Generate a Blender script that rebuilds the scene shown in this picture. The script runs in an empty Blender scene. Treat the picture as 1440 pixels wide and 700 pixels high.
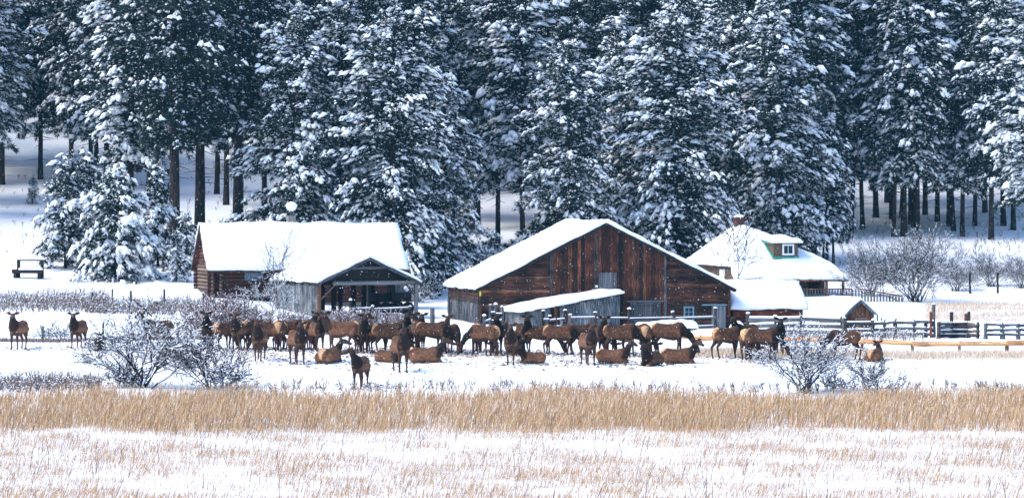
import bpy, bmesh, math, random
import numpy as np
from mathutils import Vector, Matrix, noise as mnoise

R = math.radians
random.seed(7)
scene = bpy.context.scene
C = scene.collection
CAMZ, F, YH = 9.9, 5000.0, 280.0          # camera height, focal length and horizon row in pixels of the 1440x700 photograph

# ------------------------------------------------------------------ camera, sky, sun, exposure
cam_d = bpy.data.cameras.new('camera'); cam = bpy.data.objects.new('camera', cam_d); C.objects.link(cam)
cam.location = (0, 0, CAMZ); cam.rotation_euler = (R(90), 0, 0)
cam_d.sensor_width = 36; cam_d.lens = 36 * F / 1440; cam_d.shift_y = -(350 - YH) / 1440
cam_d.clip_start = 1; cam_d.clip_end = 3000
scene.camera = cam
SUN_EL, SUN_AZ = 48, 256                    # azimuth clockwise from +Y: off to the left of the picture
w = bpy.data.worlds.new('World'); scene.world = w; w.use_nodes = True
nt = w.node_tree; nt.nodes.clear()
sky = nt.nodes.new('ShaderNodeTexSky'); sky.sky_type = 'NISHITA'; sky.sun_disc = False
sky.sun_elevation = R(SUN_EL); sky.sun_rotation = R(SUN_AZ); sky.air_density = 1.0; sky.dust_density = 0.6; sky.ozone_density = 4.0
bg = nt.nodes.new('ShaderNodeBackground'); bg.inputs['Strength'].default_value = 0.12
out = nt.nodes.new('ShaderNodeOutputWorld')
nt.links.new(sky.outputs[0], bg.inputs[0]); nt.links.new(bg.outputs[0], out.inputs[0])
sd = bpy.data.lights.new('sun', 'SUN'); sd.energy = 1.5; sd.angle = R(40); sd.color = (1, 0.94, 0.86)
sun = bpy.data.objects.new('sun', sd); C.objects.link(sun)
sdir = Vector((math.sin(R(SUN_AZ)) * math.cos(R(SUN_EL)), math.cos(R(SUN_AZ)) * math.cos(R(SUN_EL)), math.sin(R(SUN_EL))))
sun.rotation_euler = sdir.to_track_quat('Z', 'Y').to_euler(); sun.location = (-40, 0, 120)
vs = scene.view_settings
vs.view_transform = 'Standard'; vs.look = 'None'; vs.exposure = 1.7; vs.gamma = 1; vs.use_curve_mapping = False
scene.cycles.max_bounces = 5; scene.cycles.diffuse_bounces = 3; scene.cycles.glossy_bounces = 2
scene.cycles.transmission_bounces = 2; scene.cycles.volume_bounces = 0

# ------------------------------------------------------------------ materials
def mat(name, build):
    m = bpy.data.materials.new(name); m.use_nodes = True
    n = m.node_tree.nodes; l = m.node_tree.links
    b = n['Principled BSDF']; b.inputs['Roughness'].default_value = 0.85; b.inputs['Specular IOR Level'].default_value = 0.25
    build(n, l, b); return m
def ramp(n, stops):
    r = n.new('ShaderNodeValToRGB'); e = r.color_ramp.elements
    e[0].position, e[0].color = stops[0][0], (*stops[0][1], 1)
    e[1].position, e[1].color = stops[-1][0], (*stops[-1][1], 1)
    for p, c in stops[1:-1]:
        x = e.new(p); x.color = (*c, 1)
    return r
def noise_node(n, l, scale, detail=4, stretch=None):
    tc = n.new('ShaderNodeTexCoord'); no = n.new('ShaderNodeTexNoise')
    no.inputs['Scale'].default_value = scale; no.inputs['Detail'].default_value = detail
    if stretch:
        mp = n.new('ShaderNodeMapping'); mp.inputs['Scale'].default_value = stretch
        l.new(tc.outputs['Object'], mp.inputs[0]); l.new(mp.outputs[0], no.inputs['Vector'])
    else:
        l.new(tc.outputs['Object'], no.inputs['Vector'])
    return no
def bump(n, l, b, src, strength, dist):
    bp = n.new('ShaderNodeBump'); bp.inputs['Strength'].default_value = strength; bp.inputs['Distance'].default_value = dist
    l.new(src, bp.inputs['Height']); l.new(bp.outputs[0], b.inputs['Normal'])
def mixrgb(n, l, a, bb, fac, mode='MIX'):
    m = n.new('ShaderNodeMix'); m.data_type = 'RGBA'; m.blend_type = mode
    for s, v in ((6, a), (7, bb), (0, fac)):
        if hasattr(v, 'node'): l.new(v, m.inputs[s])
        else: m.inputs[s].default_value = v if s == 0 else (*v, 1)
    return m.outputs[2]

def wood(name, stops, stretch=(1, 1, 1), scale=9):
    def f(n, l, b):
        oi = n.new('ShaderNodeObjectInfo'); r = ramp(n, stops); l.new(oi.outputs['Random'], r.inputs[0])
        no = noise_node(n, l, scale, 5, stretch)
        r2 = ramp(n, [(0.36, (0.25, 0.25, 0.27)), (0.64, (1.7, 1.62, 1.55))]); l.new(no.outputs[0], r2.inputs[0])
        big = noise_node(n, l, 0.9, 3)
        r3 = ramp(n, [(0.38, (0.45, 0.47, 0.52)), (0.62, (1.4, 1.3, 1.2))]); l.new(big.outputs[0], r3.inputs[0])
        c = mixrgb(n, l, r.outputs[0], r2.outputs[0], 1.0, 'MULTIPLY'); c = mixrgb(n, l, c, r3.outputs[0], 1.0, 'MULTIPLY')
        l.new(c, b.inputs['Base Color']); bump(n, l, b, no.outputs[0], 0.5, 0.02)
        b.inputs['Roughness'].default_value = 0.9
    return mat(name, f)
def plain(name, c, rough=0.85, var=0.25, scale=6):
    def f(n, l, b):
        no = noise_node(n, l, scale, 4)
        r = ramp(n, [(0.3, tuple(x * (1 - var) for x in c)), (0.7, tuple(min(1, x * (1 + var)) for x in c))])
        l.new(no.outputs[0], r.inputs[0]); l.new(r.outputs[0], b.inputs['Base Color']); b.inputs['Roughness'].default_value = rough
    return mat(name, f)
def snow_mat(name, c, bscale=3.0, bstr=0.3, bdist=0.08):
    def f(n, l, b):
        no = noise_node(n, l, bscale, 5)
        b.inputs['Base Color'].default_value = (*c, 1); b.inputs['Roughness'].default_value = 0.75
        bump(n, l, b, no.outputs[0], bstr, bdist)
    return mat(name, f)

M = {}
M['snow'] = snow_mat('packed_snow', (0.84, 0.855, 0.88))
M['roof_snow'] = snow_mat('roof_snow', (0.86, 0.87, 0.885), 1.2, 0.35, 0.12)
M['tree_snow'] = snow_mat('clinging_snow', (0.84, 0.865, 0.89), 6.0, 0.6, 0.06)
def ground_f(n, l, b):
    a = noise_node(n, l, 0.055, 4, (0.5, 1.6, 1)); c = noise_node(n, l, 1.3, 6, (0.45, 1.3, 1)); fine = noise_node(n, l, 0.35, 6)
    mm = n.new('ShaderNodeMath'); mm.operation = 'MULTIPLY'; l.new(a.outputs[0], mm.inputs[0]); l.new(c.outputs[0], mm.inputs[1])
    r = ramp(n, [(0.30, (0, 0, 0)), (0.42, (0.55, 0.55, 0.55))]); l.new(mm.outputs[0], r.inputs[0])
    col = mixrgb(n, l, (0.84, 0.85, 0.87), (0.52, 0.42, 0.31), r.outputs[0])
    l.new(col, b.inputs['Base Color']); b.inputs['Roughness'].default_value = 0.8
    ad = n.new('ShaderNodeMath'); ad.operation = 'MULTIPLY_ADD'; l.new(fine.outputs[0], ad.inputs[0]); ad.inputs[1].default_value = 3.0; l.new(c.outputs[0], ad.inputs[2])
    bump(n, l, b, ad.outputs[0], 0.35, 0.16)
M['ground'] = mat('snowy_field', ground_f)
VERT = (3, 3, 0.25); HORZ = (0.25, 3, 3)
M['barn_v'] = wood('barn_board', [(0, (0.010, 0.008, 0.008)), (0.3, (0.036, 0.014, 0.010)), (0.5, (0.095, 0.034, 0.018)), (0.7, (0.014, 0.011, 0.012)), (0.9, (0.145, 0.056, 0.028)), (1, (0.045, 0.040, 0.040))], VERT)
M['barn_h'] = wood('barn_siding', [(0, (0.012, 0.009, 0.009)), (0.35, (0.045, 0.018, 0.012)), (0.6, (0.095, 0.040, 0.022)), (0.8, (0.025, 0.017, 0.015)), (1, (0.18, 0.085, 0.048))], HORZ)
M['gray_v'] = wood('grey_board', [(0, (0.09, 0.11, 0.13)), (0.5, (0.15, 0.175, 0.195)), (0.8, (0.07, 0.08, 0.095)), (1, (0.2, 0.22, 0.235))], VERT)
M['grayd_v'] = wood('dark_grey_board', [(0, (0.035, 0.042, 0.052)), (0.5, (0.07, 0.08, 0.092)), (1, (0.11, 0.125, 0.14))], VERT)
M['gray_h'] = wood('grey_rail', [(0, (0.05, 0.058, 0.066)), (0.5, (0.10, 0.115, 0.13)), (1, (0.15, 0.16, 0.17))], HORZ)
M['log'] = wood('cabin_log', [(0, (0.024, 0.011, 0.009)), (0.5, (0.075, 0.027, 0.018)), (0.8, (0.038, 0.02, 0.017)), (1, (0.13, 0.05, 0.03))], HORZ)
M['log_end'] = wood('log_end', [(0, (0.08, 0.055, 0.045)), (1, (0.22, 0.16, 0.125))], (1, 1, 1), 14)
M['chink'] = plain('chinking', (0.2, 0.11, 0.075))
M['red_h'] = wood('red_board', [(0, (0.03, 0.018, 0.016)), (0.5, (0.06, 0.03, 0.022)), (0.8, (0.14, 0.045, 0.025)), (1, (0.10, 0.03, 0.025))], HORZ)
M['brown_v'] = wood('brown_board', [(0, (0.06, 0.03, 0.02)), (0.5, (0.13, 0.062, 0.036)), (1, (0.20, 0.10, 0.055))], VERT)
M['post'] = wood('weathered_post', [(0, (0.03, 0.025, 0.024)), (0.5, (0.055, 0.05, 0.05)), (1, (0.12, 0.12, 0.125))], VERT)
M['post_red'] = wood('rusty_post', [(0, (0.16, 0.05, 0.03)), (1, (0.24, 0.08, 0.04))], VERT)
M['peeled'] = wood('peeled_log', [(0, (0.55, 0.27, 0.11)), (0.5, (0.64, 0.34, 0.15)), (1, (0.66, 0.42, 0.23))], HORZ, 5)
M['dark'] = plain('dark_timber', (0.018, 0.015, 0.015))
M['khaki'] = plain('khaki_shingle', (0.12, 0.08, 0.05), 0.9, 0.35, 14)
M['green'] = plain('green_trim', (0.03, 0.25, 0.165), 0.5, 0.1)
M['white'] = plain('white_paint', (0.78, 0.78, 0.78), 0.5, 0.04)
M['bluetrim'] = plain('blue_grey_paint', (0.13, 0.22, 0.26), 0.6, 0.3)
M['glass'] = plain('window_glass', (0.02, 0.035, 0.05), 0.12, 0.2)
M['bluegray'] = plain('bluish_pane', (0.12, 0.16, 0.2), 0.3, 0.3)
M['brick'] = plain('brick', (0.09, 0.035, 0.028), 0.9, 0.3, 10)
M['metal'] = plain('stove_pipe', (0.05, 0.05, 0.055), 0.5)
M['yellow'] = plain('yellow_tag', (0.65, 0.6, 0.04), 0.5, 0.05)
M['stone'] = plain('foundation', (0.22, 0.19, 0.17))
M['bark'] = wood('pine_bark', [(0, (0.012, 0.011, 0.012)), (0.6, (0.022, 0.017, 0.017)), (1, (0.034, 0.024, 0.022))], (3, 3, 0.6), 3)
def needle_f(n, l, b):
    g = n.new('ShaderNodeNewGeometry'); oi = n.new('ShaderNodeObjectInfo')
    r = ramp(n, [(0, (0.005, 0.014, 0.015)), (0.6, (0.013, 0.032, 0.030)), (1, (0.032, 0.056, 0.044))]); l.new(g.outputs['Random Per Island'], r.inputs[0])
    r2 = ramp(n, [(0, (0.7, 0.75, 0.8)), (1, (1.2, 1.2, 1.15))]); l.new(oi.outputs['Random'], r2.inputs[0])
    l.new(mixrgb(n, l, r.outputs[0], r2.outputs[0], 1.0, 'MULTIPLY'), b.inputs['Base Color'])
M['needle'] = mat('pine_needles', needle_f)
def grass_f(stops):
    def f(n, l, b):
        g = n.new('ShaderNodeNewGeometry'); r = ramp(n, stops); l.new(g.outputs['Random Per Island'], r.inputs[0])
        l.new(r.outputs[0], b.inputs['Base Color'])
    return f
M['grass'] = mat('dry_grass', grass_f([(0, (0.24, 0.125, 0.055)), (0.4, (0.44, 0.26, 0.125)), (0.85, (0.57, 0.385, 0.215)), (1, (0.70, 0.57, 0.41))]))
M['pale_grass'] = mat('pale_grass', grass_f([(0, (0.45, 0.31, 0.19)), (0.5, (0.60, 0.45, 0.31)), (1, (0.72, 0.62, 0.5))]))
M['weed'] = mat('weed_stems', grass_f([(0, (0.08, 0.06, 0.06)), (0.6, (0.17, 0.125, 0.105)), (1, (0.30, 0.21, 0.15))]))
M['twig'] = plain('twig_bark', (0.03, 0.024, 0.028), 0.9, 0.4)
M['twig_red'] = plain('red_twig_bark', (0.13, 0.06, 0.05), 0.9, 0.4)
def elk_f(n, l, b):
    a = n.new('ShaderNodeAttribute'); a.attribute_name = 'coat'
    oi = n.new('ShaderNodeObjectInfo')
    no = noise_node(n, l, 16, 5); r = ramp(n, [(0.3, (0.62, 0.62, 0.62)), (0.7, (1.35, 1.32, 1.3))]); l.new(no.outputs[0], r.inputs[0])
    c = mixrgb(n, l, a.outputs['Color'], oi.outputs['Color'], 1.0, 'MULTIPLY'); c = mixrgb(n, l, c, r.outputs[0], 1.0, 'MULTIPLY')
    l.new(c, b.inputs['Base Color']); b.inputs['Roughness'].default_value = 0.95; bump(n, l, b, no.outputs[0], 0.5, 0.03)
M['elk'] = mat('elk_coat', elk_f)
M['eye'] = plain('dark_eye', (0.006, 0.005, 0.005), 0.15, 0.1)

# ------------------------------------------------------------------ mesh helpers
def tag(o, label=None, cat=None, group=None, kind=None):
    for k, v in (('label', label), ('category', cat), ('group', group), ('kind', kind)):
        if v: o[k] = v
    return o
def arr_mesh(name, V, Fa, material=None, smooth=False):
    V = np.asarray(V, np.float32); Fa = np.asarray(Fa, np.int32); k = Fa.shape[1]
    me = bpy.data.meshes.new(name)
    me.vertices.add(len(V)); me.vertices.foreach_set('co', V.ravel())
    me.loops.add(Fa.size); me.loops.foreach_set('vertex_index', Fa.ravel())
    me.polygons.add(len(Fa)); me.polygons.foreach_set('loop_start', np.arange(0, Fa.size, k, dtype=np.int32))
    me.update(calc_edges=True); me.validate()
    if smooth: me.polygons.foreach_set('use_smooth', np.ones(len(me.polygons), bool))
    if material: me.materials.append(material)
    return me
def py_mesh(name, V, Fl, material=None, smooth=False):
    me = bpy.data.meshes.new(name); me.from_pydata([tuple(v) for v in V], [], Fl); me.update()
    if material: me.materials.append(material)
    if smooth: me.polygons.foreach_set('use_smooth', np.ones(len(me.polygons), bool))
    return me
def ob(name, me, parent=None, loc=(0, 0, 0), rot=(0, 0, 0), scale=(1, 1, 1)):
    o = bpy.data.objects.new(name, me); C.objects.link(o)
    o.location = loc; o.rotation_euler = rot; o.scale = scale
    if parent: o.parent = parent
    return o
def empty(name, loc, rz=0):
    o = ob(name, None, None, loc, (0, 0, rz)); o.empty_display_size = 0.3; return o
_cube = {}
def cube_me(m):
    if m not in _cube:
        V = [(x, y, z) for x in (-.5, .5) for y in (-.5, .5) for z in (-.5, .5)]
        _cube[m] = py_mesh('block', V, [(0, 1, 3, 2), (4, 6, 7, 5), (0, 4, 5, 1), (2, 3, 7, 6), (0, 2, 6, 4), (1, 5, 7, 3)], M[m])
    return _cube[m]
def box(name, parent, m, a, b, rot=(0, 0, 0)):
    c = [(p + q) / 2 for p, q in zip(a, b)]; s = [abs(q - p) for p, q in zip(a, b)]
    return ob(name, cube_me(m), parent, c, rot, s)
def beam(name, parent, m, p, q, w, h):           # square timber between two points
    p, q = Vector(p), Vector(q); d = q - p
    o = ob(name, cube_me(m), parent, (p + q) / 2, scale=(d.length, w, h)); o.rotation_euler = d.to_track_quat('X', 'Z').to_euler(); return o
_cyl = {}
def cyl_me(m, k=0):                               # slightly uneven log, unit length along x
    if (m, k) not in _cyl:
        rng = np.random.default_rng(40 + k); n, rings = 9, 5; V = []; Fl = []
        for i in range(rings):
            t = i / (rings - 1); oy, oz = rng.normal(0, .045, 2); rr = 1 + rng.normal(0, .06) - .08 * t
            for j in range(n):
                a = 2 * math.pi * j / n; V.append((t - .5, oy + rr * math.cos(a), oz + rr * math.sin(a)))
        for i in range(rings - 1):
            for j in range(n):
                Fl.append((i * n + j, i * n + (j + 1) % n, (i + 1) * n + (j + 1) % n, (i + 1) * n + j))
        Fl.append(tuple(range(n))[::-1]); Fl.append(tuple((rings - 1) * n + j for j in range(n)))
        _cyl[(m, k)] = py_mesh('log', V, Fl, M[m], True)
    return _cyl[(m, k)]
def log(name, parent, m, p, q, r):
    p, q = Vector(p), Vector(q); d = q - p
    o = ob(name, cyl_me(m, random.randrange(4)), parent, (p + q) / 2, scale=(d.length, r, r)); o.rotation_euler = d.to_track_quat('X', 'Z').to_euler(); return o
def clip(poly, region):                           # convex clip of a 2D polygon
    out = list(poly); n = len(region)
    for i in range(n):
        (ax, az), (bx, bz) = region[i], region[(i + 1) % n]; inp, out = out, []
        side = lambda p: (bx - ax) * (p[1] - az) - (bz - az) * (p[0] - ax)
        for j in range(len(inp)):
            p, q = inp[j], inp[(j + 1) % len(inp)]; sp, sq = side(p), side(q)
            if sp >= 0: out.append(p)
            if sp * sq < 0:
                t = sp / (sp - sq); out.append((p[0] + t * (q[0] - p[0]), p[1] + t * (q[1] - p[1])))
        if not out: return []
    return out
def prism(name, parent, m, poly, y0, y1, plane='xz'):
    n = len(poly)
    if plane == 'xz': V = [(x, y0, z) for x, z in poly] + [(x, y1, z) for x, z in poly]
    else: V = [(y0, x, z) for x, z in poly] + [(y1, x, z) for x, z in poly]
    Fl = [tuple(range(n)), tuple(range(n, 2 * n))[::-1]] + [(i, i + n, (i + 1) % n + n, (i + 1) % n) for i in range(n)]
    me = py_mesh(name, V, Fl, M[m]); bm = bmesh.new(); bm.from_mesh(me); bmesh.ops.recalc_face_normals(bm, faces=bm.faces); bm.to_mesh(me); bm.free()
    return ob(name, me, parent)
def boards_v(parent, m, region, x0, x1, z0, z1, y, wlo=.2, whi=.32, plane='xz', sign=-1, name='board', thick=.035):
    x = x0
    while x < x1 - .05:
        wd = min(random.uniform(wlo, whi), x1 - x)
        p = clip([(x + .007, z0 + random.uniform(0, .03)), (x + wd - .007, z0 + random.uniform(0, .03)), (x + wd - .007, z1), (x + .007, z1)], region)
        if len(p) > 2: prism(name, parent, m, p, y, y + sign * (thick + random.uniform(0, .02)), plane)
        x += wd
def boards_h(parent, m, region, x0, x1, z0, z1, y, hlo=.17, hhi=.26, plane='xz', sign=-1, name='siding_board'):
    z = z0
    while z < z1 - .03:
        h = random.uniform(hlo, hhi); e0, e1 = random.uniform(-.008, .008), random.uniform(-.008, .008)
        p = clip([(x0, z + .007 + e0), (x1, z + .007 + e1), (x1, z + h - .007 + e1), (x0, z + h - .007 + e0)], region)
        if len(p) > 2: prism(name, parent, m, p, y, y + sign * (.035 + random.uniform(0, .025)), plane)
        z += h
def snow_slab(name, parent, corners, T, nu=40, nv=16, over=.06, seed=0, m='roof_snow'):
    # corners: p00, p10 (u), p11, p01 of the roof plane the snow lies on; thickness rounds off at the edges
    p00, p10, p11, p01 = [np.array(c, float) for c in corners]
    u = np.linspace(0, 1, nu + 1); v = np.linspace(0, 1, nv + 1); U, Vv = np.meshgrid(u, v, indexing='ij')
    base = ((1 - U) * (1 - Vv))[..., None] * p00 + (U * (1 - Vv))[..., None] * p10 + (U * Vv)[..., None] * p11 + ((1 - U) * Vv)[..., None] * p01
    lu = np.linalg.norm(p10 - p00); lv = np.linalg.norm(p01 - p00)
    de = np.minimum(np.minimum(U, 1 - U) * lu, np.minimum(Vv, 1 - Vv) * lv)
    e = np.clip(de / (T * 1.1), 0, 1); th = T * (0.42 + .58 * np.sqrt(1 - (1 - e) ** 2))
    nz = np.array([[mnoise.noise(Vector((a * .55 + seed * 7.3, b * .55, c * .55))) + .5 * mnoise.noise(Vector((a * 1.7, b * 1.7 + seed, c * 1.7))) for a, b, c in row] for row in base])
    th = th * (1 + .45 * nz)
    cen = base.mean(axis=(0, 1)); edge = (de < 1e-6)
    wob = np.where(edge, over * (.6 + 2.2 * nz), 0)[..., None]
    dirv = base - cen; dirv /= np.maximum(np.linalg.norm(dirv, axis=2, keepdims=True), 1e-6)
    top = base + dirv * wob; top[..., 2] += th; bot = base + dirv * wob; bot[..., 2] += .012 - np.where(edge, .05, 0)
    n1 = nv + 1; idx = np.arange((nu + 1) * n1).reshape(nu + 1, n1); N = idx.size
    a, b, c, d = idx[:-1, :-1].ravel(), idx[1:, :-1].ravel(), idx[1:, 1:].ravel(), idx[:-1, 1:].ravel()
    Fa = [np.stack([a, b, c, d], 1), np.stack([d, c, b, a], 1) + N]
    ring = np.concatenate([idx[:, 0], idx[-1, 1:], idx[-2::-1, -1], idx[0, -2:0:-1]]); rn = np.roll(ring, -1)
    Fa.append(np.stack([rn, ring, ring + N, rn + N], 1))
    me = arr_mesh(name, np.concatenate([top.reshape(-1, 3), bot.reshape(-1, 3)]), np.concatenate(Fa), M[m], True)
    bm = bmesh.new(); bm.from_mesh(me); bmesh.ops.recalc_face_normals(bm, faces=bm.faces); bm.to_mesh(me); bm.free()
    return ob(name, me, parent)
def slab(name, parent, m, corners, t):            # flat roof deck
    c = [Vector(x) for x in corners]; n = (c[1] - c[0]).cross(c[3] - c[0]).normalized()
    if n.z < 0: n = -n
    V = [x for x in c] + [x - n * t for x in c]
    me = py_mesh(name, V, [(0, 1, 2, 3), (7, 6, 5, 4), (0, 4, 5, 1), (1, 5, 6, 2), (2, 6, 7, 3), (3, 7, 4, 0)], M[m])
    bm = bmesh.new(); bm.from_mesh(me); bmesh.ops.recalc_face_normals(bm, faces=bm.faces); bm.to_mesh(me); bm.free()
    return ob(name, me, parent)
_ico = {}
def ico(sub):
    if sub not in _ico:
        bm = bmesh.new(); bmesh.ops.create_icosphere(bm, subdivisions=sub, radius=1)
        V = np.array([v.co[:] for v in bm.verts]); Fa = np.array([[v.index for v in f.verts] for f in bm.faces]); bm.free(); _ico[sub] = (V, Fa)
    return _ico[sub]
_cap = {}
def cap_me(k):
    if k not in _cap:
        V, Fa = ico(2); V = V.copy(); rng = np.random.default_rng(k); V *= (1 + rng.normal(0, .06, (len(V), 1))); V[:, 2] = np.where(V[:, 2] < 0, V[:, 2] * .25, V[:, 2])
        _cap[k] = arr_mesh('snow_cap', V, Fa, M['roof_snow'], True)
    return _cap[k]
def snow_cap(parent, loc, rx, ry, rz, name='snow_cap'):
    return ob(name, cap_me(random.randrange(4)), parent, loc, (0, 0, random.uniform(0, 6)), (rx, ry, rz))

# ------------------------------------------------------------------ terrain
PY = [-400, -60, 0, 30, 60, 90, 118, 141, 160, 172, 183, 205, 225, 245, 262, 290, 320, 345, 380, 450, 560, 900, 1600]
PZ = [60, 14, 8.2, 4.6, 1.2, .1, 0, .73, 1.42, 1.82, 2.12, 2.08, 2.2, 2.55, 3.1, 4.8, 6.9, 10.5, 19, 42, 80, 190, 420]
def sstep(a, b, x):
    t = np.clip((x - a) / (b - a), 0, 1); return t * t * (3 - 2 * t)
def g(x, y):
    x = np.asarray(x, float); y = np.asarray(y, float)
    z = sum(np.interp(y + k, PY, PZ) for k in (-5, -2.5, 0, 2.5, 5)) / 5
    z = z + sstep(-6, -24, x) * np.interp(y, [205, 222, 235, 260, 330, 400, 600], [0, .45, 1.15, 3.0, 4.6, 6, 8])
    z = z + .35 * sstep(4, -3, x) * sstep(203, 211, y) * sstep(240, 225, y)
    far = 1 + 3 * sstep(300, 360, y)
    z = z + far * (.07 * np.sin(x * .31 + 1.3 * np.sin(y * .11)) * np.sin(y * .23 + .7) + .035 * np.sin(x * .83 + y * .37) * np.sin(y * .61 - x * .2))
    return z
def G(x, y): return float(g(x, y))
def hit(px, py):                                  # where the line of sight through that row meets the field
    for d in np.arange(112, 330, .25):
        x = (px - 720) * d / F
        if YH + (CAMZ - G(x, d)) * F / d <= py: return x, d
    return (px - 720) * 200 / F, 200.0
def at(px, d): return (px - 720) * d / F, d
def zat(py, d): return CAMZ - (py - YH) * d / F

xs = np.concatenate([np.linspace(-900, -90, 28)[:-1], np.arange(-90, 90.1, 1.25), np.linspace(90, 900, 28)[1:]])
ys = np.concatenate([np.linspace(-400, 85, 30)[:-1], np.arange(85, 400.1, 1.25), np.linspace(400, 1600, 40)[1:]])
XX, YY = np.meshgrid(xs, ys, indexing='ij'); ZZ = g(XX, YY)
idx = np.arange(XX.size).reshape(XX.shape)
me = arr_mesh('ground', np.stack([XX, YY, ZZ], -1).reshape(-1, 3), np.stack([idx[:-1, :-1].ravel(), idx[1:, :-1].ravel(), idx[1:, 1:].ravel(), idx[:-1, 1:].ravel()], 1), M['ground'], True)
tag(ob('ground', me), 'snow covered field rising into a wooded hillside', None, None, 'structure')

# ------------------------------------------------------------------ barn
def gable_region(h, ze, zp, z0): return [(-h, z0), (h, z0), (h, ze), (0, zp), (-h, ze)]
def gable_roof(par, h, ze, zp, y0, y1, over, T, seed, m='dark', fascia='dark'):
    sl = (zp - ze) / h; xe = h + over; zl = zp - sl * xe
    for s in (-1, 1):
        cs = [(0, y0, zp + .06), (s * xe, y0, zl + .06), (s * xe, y1, zl + .06), (0, y1, zp + .06)]
        rf = slab('roof', par, m, cs, .07)
        cs2 = [(s * .002, y0 + .03, zp + .065), (s * (xe - .04), y0 + .03, zl + .085), (s * (xe - .04), y1, zl + .085), (s * .002, y1, zp + .065)]
        snow_slab('snow_cover', rf, cs2, T, 36, 30, .07, seed + s)
        beam('fascia_board', rf, fascia, (0, y0 - .02, zp - .06), (s * xe, y0 - .02, zl - .06), .05, .16)
        for k in range(7):
            yy = y0 + .3 + (y1 - y0 - .6) * k / 6
            beam('rafter_tail', rf, fascia, (s * (xe - .5), yy, zl + sl * .5 - .1), (s * (xe - .02), yy, zl - .1), .08, .12)
X, Y = at(851, 213); th = R(11)
barn = empty('barn', (X, Y, 1.95), th)
tag(barn, 'big weathered brown plank barn with snow on its broad gable roof', 'barn')
h, L, ze, zp, z0 = 7.7, 10.3, 2.66, 6.5, -.35
reg = gable_region(h, ze - .05, zp - .05, z0)
prism('wall', barn, 'dark', [(-h + .06, z0), (h - .06, z0), (h - .06, ze - .1), (0, zp - .15), (-h + .06, ze - .1)], .02, .2)
box('wall', barn, 'dark', (-h + .06, .2, z0), (-h + .2, L, ze - .1)); box('wall', barn, 'dark', (h - .2, .2, z0), (h - .06, L, ze - .1))
prism('wall', barn, 'dark', [(-h + .06, z0), (h - .06, z0), (h - .06, ze - .1), (0, zp - .15), (-h + .06, ze - .1)], L - .2, L)
xl, xr = -3.25, 3.62
boards_v(barn, 'barn_v', reg, xl, xr, z0, 7, 0)
boards_h(barn, 'barn_h', reg, -h, xl - .13, z0, 7, 0)
boards_h(barn, 'barn_h', reg, xr + .13, h, z0, 7, 0)
for x in (xl - .065, xr + .065):
    prism('corner_board', barn, 'grayd_v', clip([(x - .07, z0), (x + .07, z0), (x + .07, 7), (x - .07, 7)], reg), 0, -.085)
for x in (-h + .07, h - .07): prism('corner_board', barn, 'barn_v', [(x - .07, z0), (x + .07, z0), (x + .07, ze - .12), (x - .07, ze - .12)], -.062, -.1)
# side wall: upper boards, slots whose daylight is painted as pale panels, lower boards
regs = [(0, z0), (L, z0), (L, ze - .1), (0, ze - .1)]
boards_h(barn, 'grayd_v', regs, 0, L, z0, .85, -h, plane='yz')
x = 0
while x < L - .1:
    prism('board', barn, 'grayd_v', [(x + .01, .85), (x + .62, .85), (x + .62, 1.75), (x + .01, 1.75)], -h, -h - .045, 'yz'); 
    if random.random() < .75: prism('slot_light_panel', barn, 'gray_v', [(x + .66, .9), (x + .86, .9), (x + .86, 1.7), (x + .66, 1.7)], -h + .01, -h - .02, 'yz')
    x += .9
boards_h(barn, 'barn_h', regs, 0, L, 1.76, ze, -h, plane='yz')
boards_h(barn, 'barn_h', regs, 0, L, z0, ze, h, plane='yz', sign=1)
gable_roof(barn, h, ze, zp, -.3, L + .25, .32, .26, 3)
# loft door, sliding door, window, plank door
def framed_door(par, name, x0, x1, za, zb, m, y=-.062, n=4, brace=False, frame='grayd_v'):
    d = ob(name, None, par); d.location = (0, 0, 0)
    wd = (x1 - x0) / n
    for i in range(n): box('plank', d, m, (x0 + i * wd + .006, y, za), (x0 + (i + 1) * wd - .006, y - .04 - random.uniform(0, .012), zb))
    if brace:
        beam('brace', d, frame, (x0 + .9, y - .075, za + .1), (x1 - .1, y - .075, zb - .1), .04, .1)
        box('rail', d, frame, (x0, y - .056, zb - .12), (x1, y - .1, zb)); 
    return d
framed_door(barn, 'loft_door', -.42, .68, 2.0, 3.55, 'gray_v', n=4)
framed_door(barn, 'sliding_door', 1.5, 3.4, -.1, 1.75, 'grayd_v', n=7, brace=True)
box('door_track', barn, 'gray_h', (1.3, -.075, 1.78), (3.75, -.16, 1.88))
box('yard_light', barn, 'white', (-.62, -.075, 2.68), (-.48, -.14, 2.8))
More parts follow.
